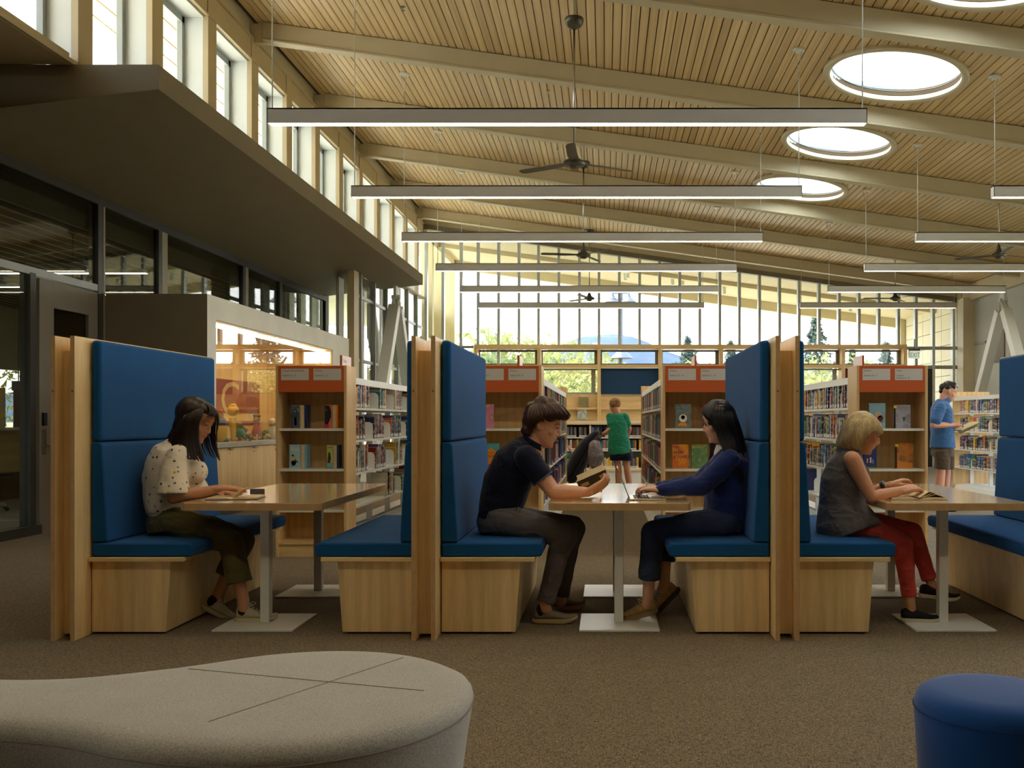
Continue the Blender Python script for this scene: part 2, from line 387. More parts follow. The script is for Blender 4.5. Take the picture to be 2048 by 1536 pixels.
# --- glazed partition, window_2 and door_1
win2 = thing('window_2', None, None, (XS, 11, 0), kind='structure')
def wpart(name, m, mt, **k): return m.build(name, mt, win2, world=True, **k)
YE = 20.8
wpart('header', MB().box(XS-.08, XS+.04, 8.4, YE, czw-.1, czw+.05).box(XS-.08, XS+.04, YB, 8.4, cz1-.1, cz1), DARKM)
wpart('transom', MB().box(XS-.05, XS+.03, YB, 11.5, 2.76, 2.84), GREYM)
wpart('sill', MB().box(XS-.06, XS+.05, YB, 10.2, .0, .1).box(XS-.06, XS+.03, 11.4, YE, .0, .1), DARKM)
m2 = plain('warm_grey_mullion', (150,140,120), .5)
for (y, wd, z0, z1, mt) in ((10.02,.1,0,2.78,DARKM), (11.36,.12,0,czw,DARKM), (11.47,.05,0,czw,m2), (12.9,.09,2.7,czw,DARKM), (13.0,.16,2.7,czw,m2),
                        (15.9,.1,2.7,czw,DARKM), (16.02,.12,2.7,czw,m2), (17.7,.14,2.7,czw,DARKM), (YE-.2,.2,0,czw,DARKM), (8.3,.1,0,cz1,DARKM), (6.2,.1,0,cz1,DARKM), (3.5,.1,0,cz1,DARKM)):
    wpart('mullion', MB().box(XS-.08, XS+.035, y, y+wd, z0, z1), mt)
for (a, b, z0, z1) in ((3.6,8.3,.1,2.76), (8.4,10.02,.1,2.76), (3.6,11.36,2.84,czw-.1), (11.52,12.9,.1,czw-.1), (13.16,15.9,.1,czw-.1), (16.14,17.7,.1,czw-.1), (17.84,YE-.2,.1,czw-.1)):
    wpart('pane', MB().box(XS-.01, XS, a, b, z0, z1), GLASSD)
MB().box(-12.2, XS, YE, YE+.15, 0, 4.1).build('wall_far', WALLG, kind='structure')
MB().box(-12.2, XS-.05, 11.45, 11.55, 0, .01).build('trim_5', GREYM, kind='structure')
door = thing('door_1', None, None, (XS, 10.15, 0), kind='structure')
DG = plain('door_grey_paint', (112,104,90), .5)
m = MB(); a, b = 10.17, 11.34; x0, x1 = XS-.02, XS+.04
m.box(x0,x1,a,a+.27,.01,2.74).box(x0,x1,b-.2,b,.01,2.74).box(x0,x1,a+.27,b-.2,.01,.45).box(x0,x1,a+.27,b-.2,2.45,2.74)
m.build('door_leaf', DG, door, world=True, bevel=.003, seg=1)
MB().box(XS-.005, XS+.005, a+.27, b-.2, .45, 2.45).build('pane', glass('frosted_brown_glass', (.3,.27,.2), 2), door, world=True)
MB().box(x1, x1+.012, a+.05, a+.11, .85, 1.12).build('lock_plate', CHROME, door, world=True, bevel=.002)
MB().tube([(x1+.01,a+.08,.94),(x1+.07,a+.08,.94),(x1+.075,a+.1,.94),(x1+.075,a+.22,.945)], .011, 10).build('door_handle', CHROME, door, world=True, smooth=50)
MB().box(x1, x1+.03, a+.04, a+.1, 1.16, 1.30).build('card_reader', BLACK, door, world=True, bevel=.004)
# room behind the partition
MB().box(-12.35, -12.2, YB, 21, 0, .95).box(-12.35, -12.2, YB, 21, 2.25, 4.1).build('wall_left', WALLG, kind='structure')
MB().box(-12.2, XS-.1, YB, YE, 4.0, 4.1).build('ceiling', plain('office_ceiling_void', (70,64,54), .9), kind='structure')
bf = thing('ceiling', None, None, (-9, 10, 3.6), kind='structure')
bl = MB().box(-.02, .02, -11.5, 10.5, -.1, .1).build('baffle', plain('grey_felt_baffle', (104,98,86), .9), bf); bl.location = (-3, 0, 0)
for k in range(1, 25): piece(bl, bf, (-3+.24*k, 0, 0))
win3 = thing('window_3', None, None, (-12.2, 16, 1), kind='structure')
for k in range(12):
    y = YB+2*k
    MB().box(-12.3,-12.22,y,y+.07,.95,2.25).build('mullion', WHITE, win3, world=True)
    MB().box(-12.27,-12.26,y+.07,y+2,.95,2.25).build('pane', GLASS, win3, world=True)

# --- glazed lower side wall beyond the display case, window_4
win4 = thing('window_4', None, None, (XL, 21, 0), kind='structure')
for (y, wd, mt) in ((17.95,.35,TAN), (18.5,.06,GREYM), (19.6,.06,GREYM), (20.7,.06,GREYM), (21.8,.06,GREYM), (22.9,.06,GREYM), (24.0,.06,GREYM)):
    MB().box(XL-.12, XL, y, y+wd, 0, 4.4 if y > 20.6 else cze).build('mullion', mt, win4, world=True)
for z in (1.1, 2.35, 3.6): MB().box(XL-.09, XL-.03, 18.3, YF, z, z+.06).build('transom', GREYM, win4, world=True)
MB().box(XL-.1,XL,18.3,YF,0,.1).build('sill', GREYM, win4, world=True)
for (a, b) in ((18.56,19.6),(19.66,20.7),(20.76,21.8),(21.86,22.9),(22.96,24.0),(24.06,YF)):
    MB().box(XL-.06, XL-.05, a, b, .1, 4.4 if a > 20.6 else 4.05).build('pane', GLASS, win4, world=True)
for k in range(9):
    MB().box(XL-.5, XL-.44, 18.5+.8*k, 18.85+.8*k, 0, 4.2).build('outer_fin', WHITEW, win4, world=True)

# --- far window wall, window_5
win5 = thing('window_5', None, None, (0, YF, 3.1), kind='structure')
ZB = 3.15
def xat(u, y=YF): return (u-U0)*y/F
mus = [850,884,920,954,995,1035.5,1074.5,1115,1156,1195,1235.5,1276,1316,1356,1396,1436,1475,1515,1555,1594,1634,1674,1713.5,1753,1792,1827,1861.5,1902]
MUL = plain('silver_grey_mullion', (196,204,204), .35)
for i, u in enumerate(mus):
    x = xat(u+3); z1 = zbeam(x)-.12; z0 = ZB if 4 < i < 25 else .0
    MB().box(x-.035, x+.035, YF-.12, YF+.06, z0, z1).build('mullion', MUL, win5, world=True, bevel=.003, seg=1)
    if i+1 < len(mus):
        x2 = xat(mus[i+1]+3)
        g = MB(); g.prism([(x+.035, z0), (x2-.035, z0), (x2-.035, zbeam(x2)-.14), (x+.035, zbeam(x)-.14)], YF-.01, YF); g.build('pane', GLASS, win5, world=True)
m = MB(); xa, xb = XL, xat(1910)
m.prism([(xa, zbeam(xa)-.14), (xb, zbeam(xb)-.14), (xb, zbeam(xb)-.02), (xa, zbeam(xa)-.02)], YF-.12, YF+.06)
m.build('head_rail', plain('grey_head_rail', (120,112,92), .5), win5, world=True)
m = MB().prism([(xa, zbeam(xa)-.04), (XR+.3, zbeam(XR)-.04), (XR+.3, zdeck(XR)+.05), (xa, zdeck(xa)+.05)], YF-.05, YF+.15); m.build('wall_far', BEAM, kind='structure')
m = MB(); xr0 = xat(1808)
m.box(XL, xat(948), YF-.1, YF+.04, ZB-.06, ZB).box(xr0, xat(1912), YF-.1, YF+.04, ZB-.1, ZB-.02).box(xr0, xat(1912), YF-.1, YF+.04, 2.55, 2.64).box(XL, xat(948), YF-.1, YF+.04, 2.2, 2.26)
m.build('transom', GREYM, win5, world=True)
for (u0, u1) in ((884,920),(920,948),(850,884)):
    pass
MB().box(xat(1845), xat(1862), YF-.1, YF+.04, 0, 2.55).box(xat(1862),xat(1900),YF-.06,YF,0,.12).build('door_frame', DARKM, win5, world=True)
# timber built-in frame below the glazing
frame = thing('window_6', None, None, (0, YF, 2), kind='structure')
Y1 = YF-.12; Y0 = YF-.42
posts = [948,1075,1195,1318,1440,1561,1684,1808]
def zt(v): return EYE-(v-V0)*Y0/F
def xt(u): return (u-U0)*Y0/F
MB().box(xt(948), xt(1808)+.08, Y0, YF, zt(697), zt(689)).build('head_board', W_x, frame, world=True, bevel=.003, seg=1)
for u in posts: MB().box(xt(u)-.005, xt(u)+.085, Y0, YF, 0, zt(697)).build('post', W_z, frame, world=True, bevel=.003, seg=1)
SASH = plain('olive_grey_sash', (112,110,98), .5)
BLP = plain('navy_felt_panel', (30,66,102), .9, var=.05); MAR = plain('maroon_panel', (104,30,26), .7); 
for i in range(7):
    a, b = xt(posts[i])+.085, xt(posts[i+1])-.005
    MB().box(a, b, Y0+.02, YF, zt(735), zt(729)).build('rail', W_x, frame, world=True, bevel=.003, seg=1)
    m = MB(); z0, z1 = zt(728), zt(698)
    m.box(a, b, YF-.1, YF-.03, z1-.05, z1).box(a, b, YF-.1, YF-.03, z0, z0+.03).box(b-.08, b, YF-.14, YF-.03, z0, z1).box(a, a+.03, YF-.1, YF-.03, z0, z1)
    m.build('sash', SASH, frame, world=True)
    MB().box(a+.03, b-.08, YF-.06, YF-.05, z0+.03, z1-.05).build('pane', GLASS, frame, world=True)
    z0, z1 = zt(788), zt(736)
    if i in (1, 5, 0):
        MB().box(a, b, YF-.1, YF-.03, z0, z0+.05).box(a, b, YF-.1, YF-.03, z1-.04, z1).box(b-.16,b-.05,YF-.08,YF-.03,z0,z1).build('sash', GREYM, frame, world=True)
        MB().box(a, b, YF-.06, YF-.05, z0+.05, z1-.04).build('pane', GLASS, frame, world=True)
    else:
        MB().box(a, b, Y0+.15, Y0+.19, z0, z1).build('panel', BLP if i in (2,) else MAR, frame, world=True)
    MB().box(a, b, YF-.2, YF, zt(842), zt(788)).build('back_board', W_x, frame, world=True)
    MB().box(a, b, Y0+.06, Y0+.2, zt(819), zt(816.5)).box(a,b,Y0+.06,Y0+.075,zt(816.5),zt(815)).build('ledge', W_x, frame, world=True)
    MB().box(a, b, YF-.15, YF, 0, zt(842)).build('lower_panel', WALLG, frame, world=True)
MB().box(xt(948), xt(1808)+.08, Y0-.1, YF, zt(846), zt(843)).build('counter', WHITE, frame, world=True)
# maroon panels carry large cream letters
# --- right wall: plaster with unseen ribbon window added nearer for light, header beam and column
wr = MB(); 
wr.box(XR, XR+.15, YB, 4.5, .5, 3.5).box(XR, XR+.15, 19.5, YF, 0, zdeck(XR)+.2).box(XR, XR+.15, YB, 19.5, 0, .5).box(XR, XR+.15, YB, 19.5, 3.5, zdeck(XR)+.2)  # near end closed to keep side light off the ottomans
wr.build('wall_right', plain('cool_grey_plaster', (186,190,184), .7, var=.03), kind='structure')
MB().box(XR-.12, XR, YB, YF, EYE+3.02, zdeck(XR)).build('trim_6', BEAM, kind='structure')
MB().box(xat(1912), XR+.02, YF-.35, YF, 0, zdeck(XR)).box(XR-.3, XR, YF-.9, YF-.5, 0, 4.3).build('trim_7', BEAM, kind='structure', bevel=.005, seg=1)
MB().box(XR-.03, XR, 22.1, 22.9, 2.65, 3.35).box(XR-.045,XR,22.06,22.94,2.6,2.66).build('trim_8', plain('brown_wall_vent', (120,108,92), .6), kind='structure')
for z in (2.1, 3.1): MB().box(XR-.03, XR, 23.2, YF-.9, z, z+.06).build('trim_9', GREYM, kind='structure')
win7 = thing('window_7', None, None, (XR, 8, 0), kind='structure')  # out-of-view glazing, put in to give light from the right
for k in range(12):
    y = YB+2*k
    if y < 4.4: continue
    if y < 19.4: MB().box(XR, XR+.1, y, y+.08, .5, 3.5).build('mullion', GREYM, win7, world=True)
    if y < 18.4: MB().box(XR+.05, XR+.06, y+.08, min(y+2, 19.5), .5, 3.5).build('pane', GLASS, win7, world=True)
# --- back wall behind the camera, unseen, solid and dark to cut bounce light
wb = MB(); wb.box(-12.3, XR, YB-.15, YB, 0, 6.6).build('wall_back', plain('brown_back_wall', (104,88,68), .8), kind='structure')
# ================================================================== OUTSIDE
GRS = plain('dry_lawn', (150,146,112), .95, var=.25, vs=.3)
MB().box(-400, 400, -200, 700, -.3, -.12).build('ground', GRS, kind='structure')
MB().box(-6, 12, YF+.1, 34, -.12, -.02).build('ground', plain('concrete_terrace', (196,192,180), .8), kind='structure')
# ridge of hazy hills
def hills(y, h, seed, c, name, lab):
    N, M_ = 90, 10; vs = []; fs = []; rs = random.Random(seed)
    for j in range(M_):
        for i in range(N):
            x = -500+1000*i/(N-1); p = j/(M_-1)
            q = noise.fractal(Vector((x*.006+seed, p*1.4, 0)), .8, 2.1, 6)
            env = math.exp(-((x-4)/75)**2)*.75+.3
            vs.append((x, y+p*160, -1+h*env*math.sin(p*PI/2)*(1+.22*q)))
    for j in range(M_-1):
        for i in range(N-1): a = j*N+i; fs.append((a, a+1, a+N+1, a+N))
    m = MB(); m.add(vs, fs); o = m.build(name, c, smooth=1, kind='structure')
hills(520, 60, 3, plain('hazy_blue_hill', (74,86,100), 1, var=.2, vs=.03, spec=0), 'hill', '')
LEAF = []
for nm, c in (('bright_leaf', (124,128,76)), ('green_leaf', (98,112,72)), ('yellow_leaf', (140,132,78)), ('conifer_leaf', (74,88,80))):
    m, nt, b = newmat(nm); n = noi(nt, coords(nt), 1.3, 3)
    c = sl(c); lk(nt, ramp(nt, n, [(.3, tuple(x*.75 for x in c)), (.7, tuple(min(1,x*1.3) for x in c))]), b.inputs['Base Color'])
    b.inputs['Roughness'].default_value = .6; b.inputs['Specular IOR Level'].default_value = .2
    tl = nt.nodes.new('ShaderNodeBsdfTranslucent'); tl.inputs[0].default_value = (*[min(1,x*1.6) for x in c], 1)
    mx = nt.nodes.new('ShaderNodeMixShader'); mx.inputs[0].default_value = .3
    lk(nt, b.outputs[0], mx.inputs[1]); lk(nt, tl.outputs[0], mx.inputs[2]); lk(nt, mx.outputs[0], nt.nodes['Material Output'].inputs[0]); LEAF.append(m)
BARK = plain('bark', (92,76,60), .9, var=.2)
def tree(x, y, h, r, kind, seed, label, n=2600, ls=1):
    rs = np.random.RandomState(seed); root = thing('tree', label, 'tree', (x, y, -.12), group='trees beyond the far windows')
    MB().tube([(0,0,0),(.1,.05,h*.35),(.0,0,h*.7)], [h*.035, h*.025, h*.012], 8).tube([(.05,0,h*.35),(r*.4,0,h*.62)], [h*.018,h*.008], 6).tube([(.05,0,h*.4),(-r*.4,.1,h*.66)], [h*.018,h*.008], 6).build('trunk', BARK, root)
    vs = []; fs = []
    if kind == 3:
        t = rs.rand(n)**.75; a = rs.rand(n)*2*PI; lay = (t*11) % 1; rad = (1-t)*r*(.35+.65*(1-lay)*rs.rand(n)**.4)
        P = np.stack([rad*np.cos(a), rad*np.sin(a), h*(.12+.88*t)-rad*.25], 1); sz = .16*np.ones(n)
    else:
        K = 16; cs = rs.randn(K, 3); cs /= np.linalg.norm(cs, axis=1)[:, None]; cs *= (rs.rand(K, 1)**.5)*.72
        cr = .3+.25*rs.rand(K); idx = rs.randint(0, K, n); d = rs.randn(n, 3); d /= np.linalg.norm(d, axis=1)[:, None]
        P = cs[idx]+d*cr[idx][:, None]*(rs.rand(n, 1)**.3); P *= np.array([r, r, h*.36]); P[:, 2] += h*.64; sz = .17+.1*rs.rand(n)
    for i in range(n):
        q = rs.randn(3, 3)*sz[min(i, len(sz)-1)]*(h/9)*ls; p = P[i]; b = len(vs)
        vs += [tuple(p+q[0]), tuple(p+q[1]), tuple(p+q[2])]; fs.append((b, b+1, b+2))
    m = MB(); m.add(vs, fs); m.build('foliage', LEAF[kind], root)
T_ = [(1060,655,48,5.2,0,'tall leafy tree whose crown rises highest left of the hills'),(985,700,42,4.2,1,'green tree behind the left end of the timber window frame'),
 (1120,712,44,4.0,0,'low bright tree right of the tall leafy tree'),(1180,712,40,3.6,2,'yellow-green tree left of the street lamp'),
 (1225,728,43,3.2,0,'small tree crown just under the street lamp shade'),(1300,726,46,3.6,1,'low green tree behind the navy felt panel'),
 (1400,722,50,4.0,2,'yellow tree right of the orange fin sign over the middle bookcase'),(1500,716,50,4.0,2,'yellow tree hidden mostly by the right booth cushion'),
 (1650,712,44,4.4,0,'broad light green tree in the window right of the booth partition'),(1720,728,52,4.2,2,'yellow tree in front of two dark conifers'),
 (1375,676,70,3.4,3,'blue-green conifer above the middle orange bookcase'),(1462,684,75,3.0,3,'conifer tip beside the right blue cushion'),
 (1632,630,72,3.6,3,'tallest conifer right of the right booth'),(1705,700,76,3.0,3,'broad conifer left of the right fin sign'),(1772,688,66,3.2,3,'dark conifer nearest the cream siding'),
 (1000,735,34,2.6,0,'low shrub-like tree filling the lower left window'),(1140,742,34,3.2,0,'bright tree filling the lower window left of the navy panel'),(1625,742,33,3.0,0,'tree filling the lower window beside the right shelves')]
for i, (u, v, y, r, k, lab) in enumerate(T_):
    p = at(u, v, y); tree(p.x, y, p.z+.12, r, k, 10+i, lab, 2600 if k != 3 else 1500)
for i, (x, y, h, r) in enumerate(((-14.8,13,4.4,2.2),(-15.2,17.5,4.2,2.4),(-14.9,21.5,4.4,2.4))):
    tree(x, y, h, r, i % 2, 60+i, ['pale garden tree outside the office window, nearest one','garden tree outside the office window, middle one','garden tree outside the office window, farthest one'][i], 5000, .5)
# street lamp
L_ = at(1241, 0, 38); lp = thing('street_lamp', 'grey double-shade street lamp on a tall pole outside the far windows', 'street lamp', (L_.x, 38, -.12))
z1 = at(0, 600, 38).z+.12; z2 = at(0, 712, 38).z+.12; zt_ = at(0, 575, 38).z+.12
G2 = plain('lamp_post_grey', (84,92,102), .5)
MB().tube([(0,0,0),(0,0,zt_)], .09, 10).lathe([(.2,0),(.2,.3),(.1,.5)],12).build('pole', G2, lp, smooth=40)
for (x, z, r) in ((-.32, z1, .3), (.32, z1, .3), (0.05, z2, .46)):
    MB().lathe([(r,0),(r*.9,.05),(r*.45,r*.55),(.08,r*.8),(.05,r*1.2)], 20, (x,-.1,z-.1)).build('shade', G2, lp, smooth=50)
MB().tube([(-.34,-.05,z1+.28),(.34,-.05,z1+.28)], .035, 8).build('arm', G2, lp)
# exterior eave beyond the far wall and side frame
m = MB(); m.prism([(XL-.6, zbeam(XL)-.02), (XR+2, zbeam(XR+2)-.02), (XR+2, zbeam(XR+2)+.05), (XL-.6, zbeam(XL)+.05)], YF+.1, 29.9)
m.prism([(XL-.6, zbeam(XL)-.3), (XR+2, zbeam(XR+2)-.3), (XR+2, zbeam(XR+2)+.3), (XL-.6, zbeam(XL)+.3)], 29.75, 29.95)
eave = m.build('trim_10', CREAM, kind='structure')
m = MB(); m.prism([(XL-.6, zbeam(XL)-.14), (XR+2, zbeam(XR+2)-.14), (XR+2, zbeam(XR+2)), (XL-.6, zbeam(XL))], 26.85, 27.0); m.build('trim_11', CREAM, kind='structure')
for i, (u, v, y) in enumerate(((1255,530,27.5),(1345,585,27.6),(1250,560,28),(1448,590,28),(1700,600,28),(1365,505,27.4))):
    p = at(u, v, y); zc = zbeam(p.x)
    tag(MB().lathe([(.06,-.26),(.06,0),(.04,0.0)],12).build('outdoor_spotlight', WHITEW, smooth=40, origin=(p.x, y, zc-.01)), 'small white cylinder light, %s under the eave outside' % ['left pair upper','third from the left','left pair lower','fourth from the left','rightmost','nearest the glass'][i], 'spotlight', 'cylinder lights under the eave')
sf = thing('trim_12', None, None, (XL, 27, 0), kind='structure')
for z0, z1 in ((ZH+.0, ZH+.33), (3.3, 3.42), (2.85,2.97)): MB().box(XL-.12, XL+.03, YF+.1, 30, z0, z1).build('rail', CREAM, sf, world=True)
for y in (25.9, 27.4, 29.7): MB().box(XL-.3, XL+.03, y, y+.22, .0, zbeam(XL)).build('post', CREAM, sf, world=True)
# cream panelled wall at the right beyond the glass
sw = MB().box(XR+.08, XR+.3, YF+.1, 29.6, -.1, 4.6).build('wall_right', plain('panel_gap_shadow', (120,110,84), .9), kind='structure')  # darker backing board that shows in the panel joints
MB().box(XR-.1, XR+.3, 29.6, 29.9, -.1, 4.9).box(XR-.02,XR+.3,YF+.1,29.6,4.35,4.6).build('trim_13', CREAM, kind='structure')
pan = MB().box(0, .035, 0, 1.53, 0, .405).build('panel', plain('cream_cement_panel', (216,210,186), .8, var=.03), sw)
fst = True
for r_ in range(11):
    off = .5 if r_ % 2 else 0
    for c_ in range(3):
        loc = (XR+.05, YF+.12+1.55*c_+(0), -.08+.42*r_)
        if fst: pan.location = loc; fst = False
        else: piece(pan, sw, loc)
# ================================================================== PENDANT LAMPS AND FANS
HOUS = plain('grey_lamp_housing', (206,202,194), .5, var=.02)
def pendant(x0, x1, y, label, grp):
    L = x1-x0; z = EYE+2.70; o = thing('pendant_lamp', label, 'pendant lamp', (x0, y, z-.067), group=grp)
    h = .134; w_ = .05
    m = MB().box(0, L, -w_, w_, h-.012, h).box(0, L, -w_, -w_+.006, 0, h).box(0, L, w_-.006, w_, 0, h).box(0, .006, -w_, w_, .0, h).box(L-.006, L, -w_, w_, .0, h)
    m.build('housing', HOUS, o)
    MB().box(.01, L-.01, -w_+.007, w_-.007, .006, .03).build('diffuser', LAMP, o)
    for cx in (.03, L-.03):
        zc = zdeck(x0+cx)-(z-.067); mm = MB()
        mm.tube([(cx, 0, h), (cx, 0, zc-.28)], .0055, 6)
        mm.tube([(cx, 0, zc-.28), (cx-.05, 0, zc-.03)], .004, 6).tube([(cx, 0, zc-.28), (cx+.03, 0, zc-.03)], .004, 6); mm.build('cable', WHITE, o, smooth=1)
        MB().lathe([(.07, -.02), (.075, -.008), (.075, .004)], 20, (cx, 0, zc-.01)).build('ceiling_plate', WHITE, o, smooth=40)
    return o
nm = ['nearest and longest in view, highest in the picture', 'second from the front', 'third from the front', 'fourth from the front', 'fifth from the front', 'farthest and lowest in the picture']
for n in range(6):
    y = 8.47+BAY*n
    pendant(-3.0, 2.32, y, 'long linear pendant lamp, left row, '+nm[n], 'linear pendant lamps, left row')
nm2 = ['cut by the right picture edge, topmost', 'second from the top', 'third from the top', 'fourth from the top', 'farthest and lowest']
for n in range(-2, 0):  # unseen lamps carrying the rows forward, added to light the bench fronts
    pendant(-3.0, 2.32, 8.47+BAY*n, ['long linear pendant lamp above the ottomans, out of the picture','long linear pendant lamp above the booths, out of the picture'][n+2], 'linear pendant lamps, left row')
    pendant(4.58, 8.24, 8.47+BAY*n, ['shorter linear pendant lamp behind the right edge, out of the picture','shorter linear pendant lamp over the right booths, out of the picture'][n+2], 'linear pendant lamps, right row')
for n in range(1, 6):
    pendant(4.58, 8.24, 8.47+BAY*n, 'shorter linear pendant lamp, right row, '+nm2[n-1], 'linear pendant lamps, right row')
BRZ = plain('bronze_fan_metal', (92, 88, 76), .4, metal=.6)
def fan(x, y, label, a0=0):
    zb = EYE+4.18; zh = EYE+2.74; o = thing('ceiling_fan', label, 'ceiling fan', (x, y, zh-.08), group='ceiling fans on long rods')
    top = zbeam(x)-(zh-.08)
    MB().lathe([(.075, top-.005), (.06, top-.02), (.022, top-.03), (.03, 4.18-2.74+.15), (.028, 4.18-2.74+.15)], 20).build('mount', BEAM, o, smooth=40)
    zz = zb-zh+.08
    MB().lathe([(.098, zz+.045), (.102, zz+.03), (.095, zz-.005), (.07, zz-.04), (.03, zz-.062), (.012, zz-.066)], 28).build('canopy', BRZ, o, smooth=50)
    MB().tube([(0,0,.16), (0,0,zz-.05)], .0115, 10).build('rod', CHROME, o, smooth=1)
    MB().lathe([(.022,.21), (.03,.16), (.045,.11), (.06,.085), (.105,.062), (.12,.04), (.112,.02), (.06,.008), (.05,-.012), (.02,-.02)], 32).build('motor', BRZ, o, smooth=50)
    for k in range(3):
        a = a0+2*PI*k/3; M = Matrix.Rotation(a, 4, 'Z') @ Matrix.Translation((0,0,.045)) @ Matrix.Rotation(R(9), 4, 'X')
        m = MB(); pl = [(.09,-.03),(.3,-.055),(.66,-.05),(.7,-.03),(.7,.03),(.66,.05),(.3,.045),(.09,.03)]
        m.prism(pl, -.004, .004, 'z', 0, M); m.build('blade', BRZ, o, bevel=.002, seg=1)
    return o
fan(-.33, 10.0, 'bronze ceiling fan with a bowl mount, nearest one, above the nearest long lamp', .5)
fan(-.36, 15.56, 'bronze ceiling fan on a rod, middle one of the left line', 1.2)
fan(-.36, 21.12, 'bronze ceiling fan of the left line, farthest, against the white sky', .2)
fan(6.44, 15.56, 'bronze ceiling fan near the right picture edge', .4)
fan(6.44, 21.12, 'bronze ceiling fan above the farthest right lamp', 1.0)
# small sprinklers and a ceiling speaker
for i, (u, v, y) in enumerate(((1068, 43, 10.6), (1096, 200, 13.9), (1115, 302, 16.9), (806, 168, 11.6), (1925, 420, 16.2))):
    p = at(u, v, y); zc = zdeck(p.x)-.002
    tag(MB().lathe([(.03,0),(.03,-.006),(.008,-.01),(.008,-.04),(.022,-.045),(.022,-.05)], 12).build('sprinkler', CHROME, smooth=40, origin=(p.x, y, zc)), 'small ceiling sprinkler head, ' + ['left of the nearest fan bowl', 'below the first one, left of the nearest fan rod', 'left of the nearest fan motor', 'near the left end of the nearest bay', 'at the far right of the planks'][i], 'sprinkler', 'sprinklers in the plank ceiling')
p = at(1549, 437, 18.3); o = thing('ceiling_speaker', 'round flush disc in the planks right of the farthest skylight', 'speaker', (p.x, 18.6, zdeck(p.x)))
o.rotation_euler = (0, SLOPE, 0); MB().lathe([(.17,0),(.17,-.012),(.15,-.02),(.02,-.02)], 28).build('grille', BEAM, o, smooth=40); MB().lathe([(.2,-.002),(.2,-.008),(.172,-.01)], 28).build('ring', BEAM, o, smooth=40)

# ================================================================== V BRACES
def brace(name, label, apex, feet, sz, lean=1):
    o = thing(name, label, 'brace', (apex[0], apex[1], 0), group='white steel V braces'); ap = Vector((0, 0, apex[2]))
    for (dy, dx) in feet:
        ft = Vector((dx, dy, .0)); d = (ft-ap).normalized(); st = ap+d*.25
        # box section leg
        X = Vector((1,0,0)); Y = d.cross(X).normalized(); m = MB(); hs = sz/2
        vs = [st+X*a*hs+Y*b*hs for a, b in ((-1,-1),(1,-1),(1,1),(-1,1))]; e_ = ft
        vs += [e_+X*a*hs+Y*b*hs for a, b in ((-1,-1),(1,-1),(1,1),(-1,1))]
        m.add(vs, [(3,2,1,0),(4,5,6,7),(0,1,5,4),(1,2,6,5),(2,3,7,6),(3,0,4,7)]); m.build('leg', WHITEW, o, bevel=.01)
        MB().tube([ap+X*.05, st+X*.05+d*.05], .028, 10).tube([ap-X*.05, st-X*.05+d*.05], .028, 10).build('clevis', WHITEW, o, smooth=1)
        MB().box(-.14+ft.x, .14+ft.x, ft.y-.16, ft.y+.16, 0, .02).build('base_plate', WHITEW, o)
    MB().tube([ap+Vector((-.09,0,.02)), ap+Vector((.09,0,.02))], .045, 14).box(-.03, .03, -.12, .12, apex[2], apex[2]+.25).build('pin', WHITEW, o, smooth=40)
brace('steel_brace', 'white steel V brace standing by the left window wall beyond the canopy', (-4.5, 20.4, EYE+2.62), ((-2.5, 0), (2.5, 0)), .22)
brace('steel_brace', 'white steel V brace against the right wall, above the reading man', (8.75, 20.9, EYE+2.62), ((2.5, 0), (-2.3, 0)), .2)

# ================================================================== READING BOOTHS
YP = 5.245; YB0, YB1 = 5.40, 7.02
HP = 1.684
def panel_pair(x, labels):
    """twin plywood boards with an infill; x = centre"""
    o = thing('booth_partition', labels, 'partition', (x, YP, 0), group='plywood partitions between the reading booths')
    for s_ in (-1, 1):
        a, b = sorted((s_*.042, s_*.066))
        m = MB().box(a, b, .0015, 1.86, 0, HP); m.build('side_board', W_z, o, bevel=.0015, seg=1)
        MB().box(a, b, 0, .0015, 0, HP).box(a, b, .0015, 1.86, HP, HP+.0015).build('board_edge', PLY, o)
    MB().box(-.0415, .0415, .09, 1.82, .02, HP-.075).build('infill_panel', W_z, o)
    for s_ in (-1, 1):
        MB().lathe([(.005, 0), (.005, .001), (.003, .0012)], 10).build('screw', DGREY, o).matrix_local = Matrix.Translation((s_*.054, 0, 1.38)) @ Matrix.Rotation(PI/2, 4, 'X')
    return o
def cushion(name, parent, prof, y0, y1, rad=.022, mt=None):
    m = MB().prism(prof, y0, y1); o = m.build(name, mt or BLUE, parent, bevel=rad, seg=4); return o
def bench(x, s, label, grp='upholstered booth benches'):
    """x = partition board outer face, s = +1 bench to the right of it, -1 to the left"""
    o = thing('booth_bench', label, 'bench', (x, YP, 0), group=grp); d = 0.155
    def P(pts): return [(s*a, b) for a, b in (pts if s > 0 else pts[::-1])]
    y0, y1 = d, 1.775
    m = MB(); m.prism(P([(.004, .012), (.425, .012), (.455, .418), (.004, .418)]), y0+.012, y1-.02); m.build('base', W_z, o, bevel=.002, seg=1)
    MB().prism(P([(.02, 0), (.40, 0), (.40, .012), (.02, .012)]), y0+.03, y1-.05).build('plinth', BLACK, o)
    MB().prism(P([(.004, .418), (.538, .418), (.538, .44), (.004, .44)]), y0-.025, y1).build('seat_board', W_x, o, bevel=.0015, seg=1)
    cushion('seat_cushion', o, P([(.004, .441), (.575, .441), (.585, .5), (.565, .522), (.004, .522)]), y0+.004, y1-.02, .02)
    cushion('back_cushion', o, P([(.004, .525), (.098, .525), (.066, 1.078), (.05, 1.094), (.004, 1.094)]), y0+.002, y1-.03, .02)
    cushion('back_cushion', o, P([(.004, 1.098), (.06, 1.098), (.058, 1.672), (.004, 1.676)]), y0+.002, y1-.03, .02)
    return o
panel_pair(-2.998, 'plywood booth partition at the far left of the picture')
